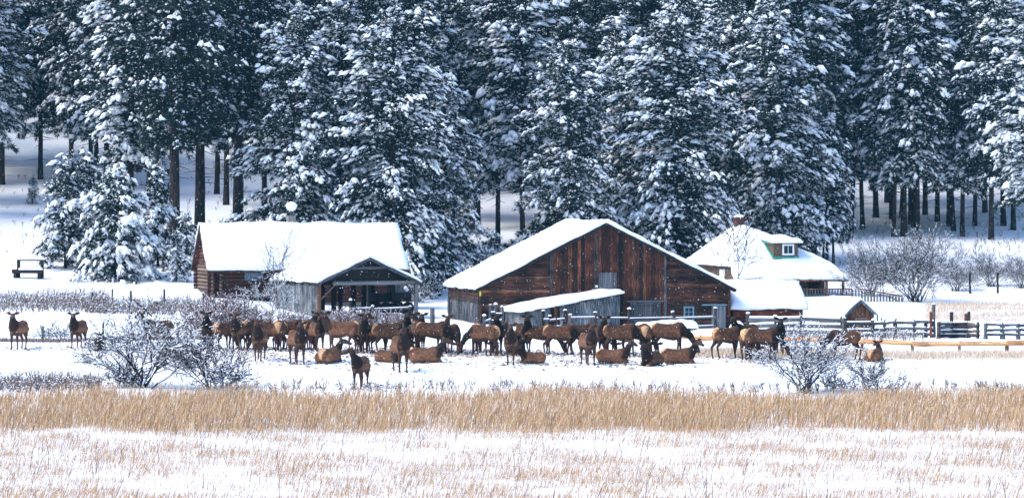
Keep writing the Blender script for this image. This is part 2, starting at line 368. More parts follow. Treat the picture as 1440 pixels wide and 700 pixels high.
def sash(par, x0, x1, za, zb, y, fm, gm, nx, nz, fw=.09, name='window'):
    wn = box(name, par, gm, (x0, y, za), (x1, y - .02, zb)); inv = wn
    wn.scale = (1, 1, 1); wn.data = py_mesh('glass', [(a, b, c) for a in (-(x1 - x0) / 2, (x1 - x0) / 2) for b in (-.01, .01) for c in (-(zb - za) / 2, (zb - za) / 2)], [(0, 1, 3, 2), (4, 6, 7, 5), (0, 4, 5, 1), (2, 3, 7, 6), (0, 2, 6, 4), (1, 5, 7, 3)], M[gm])
    hw, hh = (x1 - x0) / 2, (zb - za) / 2
    box('frame', wn, fm, (-hw - fw, -.012, -hh - fw), (-hw, -.07, hh + fw)); box('frame', wn, fm, (hw, -.012, -hh - fw), (hw + fw, -.07, hh + fw))
    box('frame', wn, fm, (-hw, -.012, hh), (hw, -.07, hh + fw)); box('sill', wn, fm, (-hw, -.012, -hh - fw), (hw, -.085, -hh))
    for i in range(1, nx): xx = -hw + 2 * hw * i / nx; box('muntin', wn, fm, (xx - .018, -.012, -hh), (xx + .018, -.045, hh))
    for i in range(1, nz): zz = -hh + 2 * hh * i / nz; box('muntin', wn, fm, (-hw, -.012, zz - .018), (hw, -.042, zz + .018))
    return wn
sash(barn, 4.9, 5.36, .68, 1.42, -.08, 'bluetrim', 'glass', 2, 3)
framed_door(barn, 'plank_door', 6.55, 7.42, -.25, 1.52, 'gray_v', y=-.07, n=4)
box('door_header', barn, 'bluetrim', (5.95, -.07, 1.55), (7.5, -.13, 1.63))
ob('yellow_tag', cube_me('yellow'), barn, (-h + .05, -.2, 2.35), (0, 0, 0), (.1, .04, .28))

# ------------------------------------------------------------------ lean-to in front of the barn
X, Y = at(740, 208.2)
lt = empty('lean_to_shed', (X, Y, 1.85), R(20))
tag(lt, 'low grey plank lean-to with a slanting snow roof against the barn front', 'shed')
Wl, Dl = 5.9, 3.5; zl_, zr_ = 1.45, 2.45
reg2 = [(0, -.3), (Wl, -.3), (Wl, zr_), (0, zl_)]
boards_v(lt, 'gray_v', reg2, 0, 1.5, -.3, 3, 0, .22, .34); boards_v(lt, 'barn_v', reg2, 1.5, 2.1, -.3, 3, 0, .2, .3); boards_v(lt, 'gray_v', reg2, 2.1, Wl, -.3, 3, 0, .22, .34)
prism('wall', lt, 'dark', [(.05, -.3), (Wl - .05, -.3), (Wl - .05, zr_ - .06), (.05, zl_ - .06)], .01, .06)
boards_v(lt, 'gray_v', [(0, -.3), (Dl, -.3), (Dl, zl_), (0, zl_)], .08, Dl, -.3, 3, 0, .22, .34, plane='yz')
box('wall', lt, 'dark', (.01, .1, -.3), (.05, Dl, zl_ - .05))
k = (zr_ - zl_) / Wl
cs = [(-.3, -.3, zl_ - .3 * k + .05), (Wl + .15, -.3, zr_ + .15 * k + .05), (Wl + .15, Dl + .2, zr_ + .15 * k + .05), (-.3, Dl + .2, zl_ - .3 * k + .05)]
rf = slab('roof', lt, 'dark', cs, .07); snow_slab('snow_cover', rf, [(a, b, c + .01) for a, b, c in cs], .24, 36, 18, .06, 11)
for i in range(12): xx = .2 + i * .5; beam('rafter_tail', rf, 'grayd_v', (xx, .1, zl_ + k * xx - .07), (xx, -.27, zl_ + k * xx - .07), .08, .1)

# ------------------------------------------------------------------ log cabin
X, Y = at(298, 235); th = R(15)
cab = empty('log_cabin', (X, Y, 3.35), th)
tag(cab, 'long dark brown log cabin under a smooth white snow roof, beside the tall pines', 'cabin')
Lc, Dc, zw, zr = 12.7, 5.4, 2.2, 4.72
box('wall', cab, 'chink', (.12, .1, -.3), (Lc - .12, Dc - .1, zw - .05))
box('foundation', cab, 'stone', (.2, .14, -1.4), (Lc - .2, Dc - .14, -.3))
r = .118; zc = -.2
win = (2.25, 3.35, 1.28, 2.05)
i = 0
while zc < zw - .05:
    a, b = -.28, Lc + .28
    if win[2] - .1 < zc < win[3] + .12:
        log('log', cab, 'log', (a, .03, zc), (win[0], .03, zc), r); log('log', cab, 'log', (win[1], .03, zc), (b, .03, zc), r)
    else: log('log', cab, 'log', (a, .03, zc), (b, .03, zc), r)
    log('log', cab, 'log', (a, Dc - .03, zc), (b, Dc - .03, zc), r)
    for x in (.03, Lc - .03): log('log', cab, 'log_end' if x < 1 else 'log', (x, -.3, zc + r), (x, Dc + .3, zc + r), r)
    log('log_end', cab, 'log_end', (.55, -.28, zc + r), (.55, .1, zc + r), r * .9)
    zc += r * 2.02
hh = zc
while zc < zr - .2:
    f = (zr - .06 - zc) / (zr - zw) * (Dc / 2 + .1)
    for x in (.03, Lc - .03): log('log', cab, 'log', (x, Dc / 2 - f, zc), (x, Dc / 2 + f, zc), r)
    zc += r * 2.02
prism('gable_core', cab, 'chink', [(.2, zw - .1), (Dc - .2, zw - .1), (Dc / 2, zr - .3)], .05, .0, 'yz'); prism('gable_core', cab, 'chink', [(.2, zw - .1), (Dc - .2, zw - .1), (Dc / 2, zr - .3)], Lc - .05, Lc, 'yz')
sash(cab, win[0], win[1], win[2], win[3], -.03, 'bluegray', 'bluegray', 4, 2, .07)
sl = (zr - zw) / (Dc / 2); ov = .45
for s in (-1, 1):
    ye = Dc / 2 + s * (Dc / 2 + ov); zl = zr - sl * (Dc / 2 + ov) + .1
    cs = [(-.35, Dc / 2, zr + .1), (Lc + .5, Dc / 2, zr + .1), (Lc + .5, ye, zl), (-.35, ye, zl)]
    rf = slab('roof', cab, 'log', cs, .09); snow_slab('snow_cover', rf, [(a, b - s * .003, c + .012) for a, b, c in cs], .3, 60, 16, .06, 21 + s)
    for x in (-.37, Lc + .52): beam('barge_board', rf, 'gray_h', (x, Dc / 2, zr + .02), (x, ye, zl - .08), .05, .18)
    beam('eave_log', rf, 'log', (-.35, ye + .06 * -s, zl - .13), (Lc + .5, ye + .06 * -s, zl - .13), .12, .1)
chm = box('chimney', cab, 'stone', (5.65, Dc / 2 + .0, zr - .3), (6.2, Dc / 2 + .5, zr + .72))
st = ob('stove_pipe', cyl_me('metal', 1), cab, (5.95, Dc / 2 + .25, zr + .95), (0, R(90), 0), (.5, .11, .11))
V, Fa = ico(2); V = V.copy(); V[:, 0] *= 1 + .25 * V[:, 2]; V[:, 1] *= 1 + .25 * V[:, 2]
ob('snow_cap', arr_mesh('snow_cap', V, Fa, M['roof_snow'], True), cab, (5.95, Dc / 2 + .25, zr + 1.32), (0, 0, 0), (.38, .36, .34))

# ------------------------------------------------------------------ open pole shed
X, Y = at(517, 220); th = R(22)
cp = empty('pole_shed', (X, Y, 2.3), th)
tag(cp, 'open fronted pole shed with grey plank side wall and snowy gable roof', 'shed')
h, L, ze, zp = 3.2, 8.6, 2.5, 3.98
boards_v(cp, 'gray_v', [(0, -.2), (L, -.2), (L, ze), (0, ze)], 0, L, -.2, 3, -h, .2, .3, plane='yz'); box('wall', cp, 'dark', (-h + .01, .06, -.2), (-h + .05, L, ze - .05))
box('post', cp, 'brown_v', (-h - .07, -.1, -.4), (-h + .12, .06, ze)); box('post', cp, 'gray_v', (h - .1, -.1, -.4), (h + .1, .1, ze))
for x, y in ((-1.55, 5.8), (-1.1, 3.2), (-.2, 4.6), (.75, 4.8), (1.6, 5.2), (2.3, 5.6), (h, 4.2), (h, L), (0, L), (-1.6, L)): box('post', cp, 'dark', (x - .13, y - .13, -.4), (x + .13, y + .13, ze))
box('tie_beam', cp, 'gray_h', (-h + .9, -.16, ze - .2), (h + .1, -.01, ze + .04)); box('collar_beam', cp, 'gray_h', (-1.15, -.17, zp - .72), (1.15, -.03, zp - .55))
for y in (2.2, 4.4, 6.6): box('tie_beam', cp, 'dark', (-h, y, ze - .2), (h, y + .14, ze))
for s in (-1, 1): box('plate', cp, 'dark', (s * h - .08, .07, ze - .02), (s * h + .08, L, ze + .12))
prism('gable_panel', cp, 'dark', [(-h + .3, ze + .05), (h - .3, ze + .05), (0, zp - .1)], .3, .36)
beam('brace', cp, 'log_end', (-h + .15, -.04, ze - 1.05), (-h + 1.15, -.04, ze - .1), .05, .06)
beam('brace', cp, 'grayd_v', (h - .05, -.02, ze - .95), (h - .75, -.02, ze - .1), .06, .1)
gable_roof(cp, h, ze, zp, -.35, L + .2, .25, .2, 33, 'dark', 'grayd_v')
# things kept inside the shed
X2, Y2 = at(553, 226)
cart = empty('farm_implement', (X2, Y2, G(X2, Y2)), R(30)); tag(cart, 'dark farm implement with pale drum parked under the open shed roof', 'implement')
box('bed', cart, 'dark', (-1.3, -.6, .8), (1.0, .6, 1.35)); box('hopper', cart, 'grayd_v', (-.2, -.5, 1.36), (.8, .5, 1.9))
for x, y in ((-.9, -.66), (.7, -.66), (-.9, .66), (.7, .66)): ob('wheel', cyl_me('dark', 0), cart, (x, y, .42), (0, 0, R(90)), (.2, .42, .42))
ob('drum', cyl_me('white', 2), cart, (.55, -.72, 1.62), (0, 0, R(90)), (.15, .17, .17)); box('tongue', cart, 'metal', (1.0, -.06, .8), (2.0, .06, .9))

# ------------------------------------------------------------------ farmhouse
X, Y = at(1108, 258); th = R(18)
hs = empty('farmhouse', (X, Y, 2.6), th)
tag(hs, 'khaki shingled farmhouse with hipped snow roof, green trimmed dormer and raised porch', 'house')
W2, D2 = 4.1, 9.5; zE, zA = 2.45, 5.35; pz, py_, pw = 1.55, -2.5, 4.35
box('wall', hs, 'khaki', (-W2, .0, -1.2), (W2 - 1.2, D2, zE))
box('porch_wall', hs, 'khaki', (-W2 + .02, -.04, -1), (W2 - 2.0, -.01, 1.5))
box('porch_floor', hs, 'gray_h', (-pw + .1, py_ + .15, .02), (pw - .1, -.05, .12))
xa, ya = -2.1, D2 * .45
front = [(-W2 - .3, -.3, zE), (W2 + .35, -.3, zE), (xa, ya, zA)]
def tri_roof(name, a, b, c, seed, T=.26):
    a, b, c = Vector(a), Vector(b), Vector(c); rf = slab(name, hs, 'khaki', [a, b, c, c + (a - c) * .001], .08)
    e = .012; snow_slab('snow_cover', rf, [a + Vector((0, 0, e)), b + Vector((0, 0, e)), c + (b - c) * .004 + Vector((0, 0, e)), c + (a - c) * .004 + Vector((0, 0, e))], T, 40, 24, .04, seed); return rf
zF = zE + .0
WR = W2 - .65
cr = [(-W2 - .35, -.3, zE), (WR, -.3, zE), (WR, D2 + .3, zE), (-W2 - .35, D2 + .3, zE)]; ap = (xa, ya, zA); ap2 = (xa + .25, ya, zA)
for i, nm in enumerate(('roof', 'roof', 'roof', 'roof')): tri_roof(nm, cr[i], cr[(i + 1) % 4], ap, 40 + i)
cs = [(-W2 - .3, -.15, zE + .02), (WR - .05, -.15, zE + .02), (pw - .75, py_ - .25, pz), (-pw - .95, py_ - .25, pz)]
rf = slab('porch_roof', hs, 'khaki', cs, .1); snow_slab('snow_cover', rf, [(a, b, c + .012) for a, b, c in cs], .26, 44, 14, .05, 51)
beam('fascia_board', rf, 'brown_v', (-pw - .9, py_ - .2, pz - .1), (pw - .75, py_ - .2, pz - .1), .08, .14)
for x in (pw - 1.0, pw - 2.3, -pw + .2): box('porch_post', hs, 'brown_v', (x - .08, py_ + .1, .12), (x + .08, py_ + .26, pz + .0))
box('porch_window', hs, 'bluegray', (-.9, -.06, .55), (.9, -.1, 1.4)); box('porch_door', hs, 'dark', (1.6, -.06, .12), (2.5, -.1, 1.45))
box('porch_rail', hs, 'brown_v', (-pw + .1, py_ + .12, .78), (pw - .3, py_ + .22, .86)); box('porch_rail', hs, 'brown_v', (-pw + .1, py_ + .12, .2), (pw - .3, py_ + .22, .26))
x = -pw + .2
while x < pw - .3:
    box('baluster', hs, 'gray_v', (x, py_ + .15, .26), (x + .09, py_ + .2, .78)); x += .22
x = -pw + .1
while x < pw - .1:
    box('skirt_slat', hs, 'gray_v', (x, py_ + .1, -1.3), (x + .16, py_ + .14, .0)); x += .25
# dormer
dx0, dx1, dy = -1.05, .85, .15; dz0, dz1 = 2.92, 4.15
dm = box('dormer', hs, 'khaki', (dx0, dy, dz0 - .4), (dx1, dy + 3, dz1)); dm.scale = (1, 1, 1)
hx, hy, hz = (dx1 - dx0) / 2, 1.5, (dz1 - dz0 + .4) / 2
dm.data = py_mesh('dormer', [(a, b, c) for a in (-hx, hx) for b in (-hy, hy) for c in (-hz, hz)], [(0, 1, 3, 2), (4, 6, 7, 5), (0, 4, 5, 1), (2, 3, 7, 6), (0, 2, 6, 4), (1, 5, 7, 3)], M['khaki'])
box('trim', dm, 'green', (-hx - .05, -hy - .06, -hz + .5), (hx + .05, -hy - .003, -hz + .64))
beam('trim', dm, 'green', (-hx - .06, -hy - .02, -hz + .57), (-hx - .06, -hy + 1.8, hz - .02), .08, .16)
beam('trim', dm, 'green', (-hx - .12, -hy + .0, hz - .06), (-hx - .12, hy, hz + .16), .08, .12)
cs = [(-hx - .2, -hy - .25, hz + .0), (hx + .25, -hy - .25, hz + .0), (hx + .25, hy + .3, hz + .35), (-hx - .2, hy + .3, hz + .35)]
rf = slab('dormer_roof', dm, 'khaki', cs, .06); snow_slab('snow_cover', dm, [(a, b, c + .012) for a, b, c in cs], .22, 20, 16, .04, 61)
sash(hs, -.28, .40, 3.36, 3.92, dy - .02, 'white', 'glass', 2, 1, .12)
ch = box('chimney', hs, 'brick', (xa - .3, ya - .3, zA - .3), (xa + .3, ya + .3, zA + .5)); box('chimney_crown', hs, 'brick', (xa - .36, ya - .36, zA + .502), (xa + .36, ya + .36, zA + .62)); snow_cap(hs, (xa, ya, zA + .62), .4, .4, .22)
# side window below the left eave
box('side_window', hs, 'white', (-W2 - .05, 2.0, 1.3), (-W2 - .003, 3.0, 2.2))

# stair railing beside the porch
X, Y = at(1186, 249)
sr = empty('stair_railing', (X, Y, 2.5), R(6)); tag(sr, 'dark slatted stair railing running down from the farmhouse porch', 'railing')
beam('hand_rail', sr, 'brown_v', (1.0, 0, 1.15), (4.2, 0, .6), .1, .1); 
for i in range(17):
    x = .6 + i * .22; box('slat', sr, 'gray_v' if i % 3 else 'grayd_v', (x, -.03, -.6), (x + .12, .03, 1.05 - .17 * max(0, x - 1)))

# ------------------------------------------------------------------ long low shed and small hut
X, Y = at(1080, 216); ls = empty('low_shed', (X, Y, 1.95), R(7)); tag(ls, 'low shed with reddish plank walls and thick rectangular snow roof beside the barn', 'shed')
hw = 2.15
prism('wall', ls, 'dark', [(-hw, -.4), (hw, -.4), (hw, 1.35), (-hw, 1.35)], .02, .1); box('wall', ls, 'dark', (hw - .1, .1, -.4), (hw - .02, 3.2, 1.5)); box('wall', ls, 'dark', (-hw + .02, .1, -.4), (-hw + .1, 3.2, 1.5))
boards_h(ls, 'red_h', [(-hw, -.4), (hw, -.4), (hw, 1.35), (-hw, 1.35)], -hw, hw, -.4, 1.35, 0, .16, .24)
cs = [(-hw - .2, -.45, 1.3), (hw + .25, -.45, 1.3), (hw + .1, 1.9, 2.8), (-hw - .05, 1.9, 2.8)]
rf = slab('roof', ls, 'dark', cs, .08); snow_slab('snow_cover', rf, [(a, b, c + .012) for a, b, c in cs], .26, 36, 20, .06, 71)
cs = [(-hw - .05, 1.903, 2.8), (hw + .1, 1.903, 2.8), (hw + .1, 3.5, 1.7), (-hw - .05, 3.5, 1.7)]
rf = slab('roof', ls, 'dark', cs, .08); snow_slab('snow_cover', rf, [(a, b, c + .012) for a, b, c in cs], .26, 36, 14, .06, 72)
box('hatch', ls, 'gray_v', (hw - .45, -.07, -.1), (hw - .1, -.12, .75))

X, Y = at(1207, 212); hu = empty('small_hut', (X, Y, 2.0), R(27)); tag(hu, 'tiny brown plank hut with steep snowy gable roof behind the rail corral', 'hut')
h, L, ze, zp = 1.18, 2.9, .95, 1.88
prism('wall', hu, 'dark', [(-h + .03, -.3), (h - .03, -.3), (h - .03, ze - .05), (0, zp - .1), (-h + .03, ze - .05)], .01, .06)
boards_v(hu, 'brown_v', gable_region(h, ze, zp - .05, -.3), -h, h, -.3, 3, 0, .16, .24)
boards_v(hu, 'grayd_v', [(0, -.3), (L, -.3), (L, ze), (0, ze)], 0, L, -.3, 3, -h, .16, .24, plane='yz'); box('wall', hu, 'dark', (-h + .01, .07, -.3), (-h + .04, L, ze - .05))
box('wall', hu, 'dark', (h - .04, .07, -.3), (h - .01, L, ze - .05))
dr = framed_door(hu, 'door', -.16, .34, -.25, .72, 'brown_v', -.06, 2); box('door_frame', hu, 'log_end', (-.3, -.06, .74), (.48, -.12, .84)); box('door_frame', hu, 'log_end', (-.26, -.06, -.25), (-.17, -.115, .735))
gable_roof(hu, h, ze, zp, -.3, L + .15, .3, .2, 83, 'dark', 'grayd_v')
bpy.context.view_layer.update()

# ------------------------------------------------------------------ fences
def fence(name, label, cat, posts, rails, m_post='post', m_rail='gray_h', pr=.11, rr=.07, caps=True, group=None, flat=False, snow=True, sink=.3):
    # posts: (x, y, height); rails: (height, from index, to index)
    bx, by = posts[0][0], posts[0][1]; bz = G(bx, by)
    root = empty(name, (bx, by, bz)); tag(root, label, cat, group)
    for (x, y, hgt) in posts:
        z = G(x, y) - bz; lean = random.uniform(-.05, .05)
        pp = ob('post', cyl_me(m_post, random.randrange(4)), root, (x - bx, y - by, z + (hgt - sink) / 2), (lean, R(-90), random.uniform(0, 6)), (hgt + sink, pr * random.uniform(.85, 1.2), pr * random.uniform(.85, 1.2)))
        if caps: snow_cap(root, (x - bx + .0, y - by - lean * hgt * .5, z + hgt - .03), pr * 1.1, pr * 1.1, random.uniform(.05, .12))
    for (hgt, i0, i1) in rails:
        for i in range(i0, i1):
            (x, y, _), (u, v, _) = posts[i], posts[i + 1]
            j0, j1 = random.uniform(-.05, .05), random.uniform(-.05, .05)
            p = Vector((x - bx, y - by - pr - .02, G(x, y) - bz + hgt + j0)); q = Vector((u - bx, v - by - pr - .02, G(u, v) - bz + hgt + j1))
            if flat: rl = beam('rail', root, m_rail, p, q, .05, rr * 2)
            else: rl = log('rail', root, m_rail, p, q, rr)
            if snow:
                s = ob('rail_snow', cyl_me('roof_snow', random.randrange(4)), root, (p + q) / 2 + Vector((0, 0, rr * .95)), scale=((q - p).length * random.uniform(.8, .98), rr * .8, rr * .55)); s.rotation_euler = (q - p).to_track_quat('X', 'Z').to_euler()
    return root
def pts(lst): return [(*at(px, d), hh) for px, d, hh in lst]
fence('rail_fence', 'dark post and rail fence with snow caps in front of the barn', 'fence',
      pts([(802, 206, 1.15), (837, 206, 1.3), (885, 206, 1.55), (946, 206.5, 1.35), (1006, 207, 1.5)]), [(.95, 0, 4), (.45, 0, 4)], rr=.06)
fence('post_cluster', 'cluster of tall snow capped posts and short rails by the lean-to', 'fence',
      pts([(764, 203.5, 1.5), (773, 203.5, 1.2), (782, 203.5, 1.75), (795, 203.5, 1.5)]), [(.55, 0, 3), (.95, 0, 3)], 'barn_v', rr=.06)
fence('corner_fence', 'corner of leaning snow capped posts by the barn side wall', 'fence',
      pts([(681, 203, 1.15), (690, 204, 1.7), (697, 204, 1.75), (706, 204, 1.6)]), [(.35, 0, 3), (.8, 0, 3), (1.2, 1, 3)], 'grayd_v', rr=.07)
fence('board_fence', 'grey wide board corral fence in front of the low shed', 'fence',
      pts([(1052, 203, 1.35), (1090, 203, 1.15), (1125, 203, 1.1), (1185, 202, 1.2)]), [(.25, 0, 3), (.6, 0, 3), (.95, 0, 3)], 'post', 'gray_h', .12, .13, flat=True)
fence('pole_corral', 'long grey corral of stacked poles with snow on every rail', 'fence',
      pts([(1187, 200, 1.2), (1228, 200, 1.05), (1244, 200, 1.05), (1259, 200, 1.05), (1286, 200, 1.0), (1302, 200, .95), (1313, 200, 1.9)]), [(.2, 0, 6), (.5, 0, 6), (.85, 0, 6)], 'post', 'gray_h', .1, .09)
fence('pole_corral', 'heavy dark log loading pen with piled rails beyond the peeled log fence', 'fence',
      pts([(1320, 198, .95), (1338, 200, 1.5), (1362, 200, 1.5), (1375, 198, .95)]), [(.15, 0, 3), (.4, 0, 3), (.66, 0, 3), (.8, 0, 3)], 'post', 'post', .1, .12)
fence('pole_corral', 'grey snow capped corral with stout posts beside the pale grass slope', 'fence',
      pts([(1386, 197, .9), (1410, 197, .95), (1432, 197, .9), (1458, 197, .95), (1486, 197, .9)]), [(.25, 0, 4), (.55, 0, 4), (.8, 0, 4)], 'gray_v', 'gray_h', .13, .08)
for px, d, hh, lb in ((1309, 199, 1.45, 'rusty red post beside the tall dark corral post'), (1358, 202, 1.35, 'thin rusty red post inside the log loading pen')):
    x, y = at(px, d); o = ob('red_post', cyl_me('post_red', 1), None, (x, y, G(x, y) + hh / 2 - .1), (0, R(90), 0), (hh + .2, .07, .07)); tag(o, lb, 'post')
fence('peeled_log_fence', 'low fence of fresh orange peeled logs on short posts', 'fence',
      [(*at(px, d), .52) for px, d in ((700, 199), (805, 196), (905, 193.5), (985, 191.5), (1060, 190), (1135, 187.5), (1212, 185.5), (1283, 184.5), (1349, 184), (1416, 183.5), (1490, 183))], [(.42, 0, 10)], 'log_end', 'peeled', .1, .13, snow=False)
fence('wire_fence', 'line of thin old wooden posts across the snowy meadow', 'fence',
      pts([(-30, 198, .9), (60, 197, .9), (145, 197, 1.0), (250, 197, 1.0), (311, 197, 1.4), (367, 199, 1.3), (412, 203, 1.3)]), [], 'grayd_v', 'post', .06, .02)
fence('wire_fence', 'row of dark leaning posts along the brushy bank by the snowy pine', 'fence',
      pts([(105, 224, .9), (130, 224, 1.0), (158, 224, 1.2), (184, 224, 1.1), (231, 223, 1.3), (286, 223, 1.1)]), [], 'grayd_v', 'post', .07, .02)
x, y = at(608, 203); fence('gate_post', 'single tall grey post standing in snow between shed and barn', 'post', [(x, y, 1.6)], [], 'gray_v', pr=.17, caps=False)
fence('shed_pen', 'two rail grey pen inside the open pole shed', 'fence', pts([(493, 215, 1.3), (524, 216, .95), (577, 217, .9)]), [(.35, 0, 2), (.75, 0, 2)], 'dark', 'grayd_v', .1, .07)
fence('wire_fence', 'two dark posts among frosted brush on the far slope', 'fence', pts([(1364, 259, 1.5), (1403, 259, 1.5)]), [], 'dark', 'post', .08, .02, caps=False)
# white topped pickets by the house
pk = empty('picket_fence', (*at(1130, 212), G(*at(1130, 212))), 0); tag(pk, 'short snow white picket fence between low shed and small hut', 'fence')
for i in range(6): box('picket', pk, 'white', (i * .17, -.02, -.1), (i * .17 + .07, .02, .95))
box('rail', pk, 'white', (-.1, .022, .45), (1.05, .06, .55))
pk = empty('picket_fence', (*at(1229, 209), G(*at(1229, 209))), 0); tag(pk, 'row of snow covered pickets behind the corral right of the hut', 'fence')
for i in range(13): box('picket', pk, 'white', (i * .24, -.02, -.1), (i * .24 + .16, .02, .98 + .04 * (i % 2)))
box('rail', pk, 'white', (-.1, .022, .45), (3.2, .06, .55))
# snow covered trailer beside the barn door
X, Y = at(940, 203); tr = empty('buried_wagon', (X, Y, G(X, Y)), R(4)); tag(tr, 'low flatbed wagon buried under a thick slab of snow by the barn', 'wagon')
box('bed', tr, 'grayd_v', (-1.75, -.7, .28), (1.55, .7, .5)); snow_slab('snow_cover', tr, [(-1.8, -.75, .5), (1.6, -.75, .5), (1.6, .75, .55), (-1.8, .75, .55)], .38, 30, 14, .05, 91)
for x in (-1.2, -.5, .3, 1.0): box('stake', tr, 'dark', (x, -.76, .05), (x + .16, -.72, .5))
for x in (-1.1, .9): ob('wheel', cyl_me('dark', 1), tr, (x, -.55, .25), (0, 0, R(90)), (.18, .27, .27)); ob('wheel', cyl_me('dark', 1), tr, (x, .55, .25), (0, 0, R(90)), (.18, .27, .27))
V, Fa = ico(3)
def mound(px, d, rx, ry, rz, lb):
    x, y = at(px, d); vv = V.copy(); vv *= (1 + .12 * np.array([mnoise.noise(Vector(p * 2.2) + Vector((px, 0, 0))) for p in V]))[:, None]
    o = ob('snow_mound', arr_mesh('snow_mound', vv, Fa, M['roof_snow'], True), None, (x, y, G(x, y) - .12), (0, 0, 0), (rx, ry, rz)); tag(o, lb, 'snow pile')
mound(990, 201, 1.3, .8, .55, 'rounded snow pile at the end of the buried wagon')
mound(1037, 206, .55, .4, .9, 'tall clump of snow beside the grey plank door')
# bench-like loading frame on the slope
X, Y = at(40, 245); bn = empty('timber_bench', (X, Y, G(X, Y)), R(-8)); tag(bn, 'dark timber bench frame half buried in snow on the slope', 'bench')
box('seat', bn, 'dark', (-1.1, -.3, .35), (1.0, .3, .62)); box('top_beam', bn, 'dark', (-.85, .1, 1.2), (1.1, .28, 1.32)); box('leg', bn, 'dark', (-.85, .1, .0), (-.65, .28, 1.2)); box('leg', bn, 'dark', (-1.0, -.25, -.3), (-.8, .0, .35)); box('leg', bn, 'dark', (.7, -.25, -.3), (.9, .0, .35)); box('leg', bn, 'dark', (.85, .1, .0), (1.02, .28, 1.2))
snow_slab('snow_cover', bn, [(-.87, .08, 1.32), (1.12, .08, 1.32), (1.12, .3, 1.32), (-.87, .3, 1.32)], .12, 12, 4, .02, 5); snow_slab('snow_cover', bn, [(-.6, -.3, .62), (1.0, -.3, .62), (1.0, .05, .62), (-.6, .05, .62)], .16, 12, 4, .02, 6)
X, Y = at(221, 222); mb = empty('wooden_box', (X, Y, G(X, Y)), R(5)); tag(mb, 'small dark red box with a snow lid on the bank below the pine', 'box')
box('post', mb, 'post', (-.06, -.06, -.3), (.06, .06, .35)); box('body', mb, 'brick', (-.22, -.18, .352), (.22, .18, .62)); snow_slab('snow_cover', mb, [(-.24, -.2, .62), (.24, -.2, .62), (.24, .2, .62), (-.24, .2, .62)], .16, 8, 8, .02, 7)
X, Y = at(200, 214); beam_o = log('leaning_pole', None, 'post', (X - .55, Y, G(X, Y) + 1.15), (X + .6, Y, G(X, Y) + .1), .05); tag(beam_o, 'dark pole leaning diagonally above the frosted shrub', 'pole')

# ------------------------------------------------------------------ pines
def rot_from_dir(D):                              # rows: forward, side, up for each direction
    Fw = D / np.linalg.norm(D, axis=1, keepdims=True); up = np.tile([0, 0, 1.0], (len(D), 1))
    S = np.cross(up, Fw); S /= np.maximum(np.linalg.norm(S, axis=1, keepdims=True), 1e-5); U = np.cross(Fw, S)
    return np.stack([Fw, S, U], 1)
def stamp(templ, faces, P, D, S, rng):            # copies of template variants at P, pointing along D, scaled by S (n,3)
    Rm = rot_from_dir(D); k = rng.integers(0, len(templ), len(P)); T = templ[k] * S[:, None, :]
    Vv = np.einsum('nvi,nij->nvj', T, Rm) + P[:, None, :]
    nv = templ.shape[1]; Fa = (faces[None] + (np.arange(len(P)) * nv)[:, None, None]).reshape(-1, faces.shape[1])
    return Vv.reshape(-1, 3), Fa
def needle_templates(rng, K=15, variants=6):
    out = []
    for _ in range(variants):
        V = []
        for _ in range(K):
            d = np.array([.75 + rng.normal(0, .35), rng.normal(0, .6), rng.normal(.05, .5)]); d /= np.linalg.norm(d); ln = rng.uniform(.65, 1.15)
            s = np.cross(d, rng.normal(0, 1, 3)); s /= np.linalg.norm(s); o = rng.normal(0, .12, 3)
            V += [o + s * .085, o - s * .085, o + d * ln]
        out.append(V)
    return np.array(out), np.arange(K * 3).reshape(-1, 3)
def blob_templates(rng, variants=9):
    out = []; m = 4; V0 = np.array([(0, 0, 1.), (0, 0, -1.)] + [(math.cos(6.2832 * k / 5), math.sin(6.2832 * k / 5), .1) for k in range(5)])
    F0 = np.array([(0, 2 + k, 2 + (k + 1) % 5) for k in range(5)] + [(1, 2 + (k + 1) % 5, 2 + k) for k in range(5)])
    for _ in range(variants):
        parts = []
        for q in range(m):
            a = rng.normal(0, .75); ln = rng.uniform(.55, .95); c = np.array([math.cos(a), math.sin(a), 0]) * rng.uniform(.1, .6); sd = np.array([-math.sin(a), math.cos(a), 0]); fw = np.array([math.cos(a), math.sin(a), -.35])
            v = V0 * (1 + rng.normal(0, .14, (len(V0), 1))); w_ = rng.uniform(.3, .55); hh = rng.uniform(.55, .95)
            z = np.where(v[:, 2] < 0, v[:, 2] * .5, v[:, 2])
            parts.append(c + v[:, :1] * fw * ln + v[:, 1:2] * sd * w_ + np.outer(z * hh - .15 * np.linalg.norm(c) ** 2 + rng.normal(0, .12), [0, 0, 1]))
        out.append(np.concatenate(parts))
    Fa = np.concatenate([F0 + k * len(V0) for k in range(m)]); return np.array(out), Fa
OCT_V = np.array([[[1, 0, -.4], [-.5, .87, -.4], [-.5, -.87, -.4], [0, 0, 1.0]]], float); OCT_F = np.array([[0, 1, 3], [1, 2, 3], [2, 0, 3], [0, 2, 1]])   # a crumb of snow
def tubes(P, Q, r0, r1, sides=3):
    P, Q = np.asarray(P, float), np.asarray(Q, float); D = Q - P; Rm = rot_from_dir(D + 1e-6)
    a = 2 * np.pi * np.arange(sides) / sides; ring = np.cos(a)[None, :, None] * Rm[:, None, 1] + np.sin(a)[None, :, None] * Rm[:, None, 2]
    Vv = np.concatenate([P[:, None] + ring * np.asarray(r0)[:, None, None], Q[:, None] + ring * np.asarray(r1)[:, None, None]], 1)
    j = np.arange(sides); f = np.stack([j, (j + 1) % sides, (j + 1) % sides + sides, j + sides], 1)
    Fa = (f[None] + (np.arange(len(P)) * 2 * sides)[:, None, None]).reshape(-1, 4)
    return Vv.reshape(-1, 3), Fa
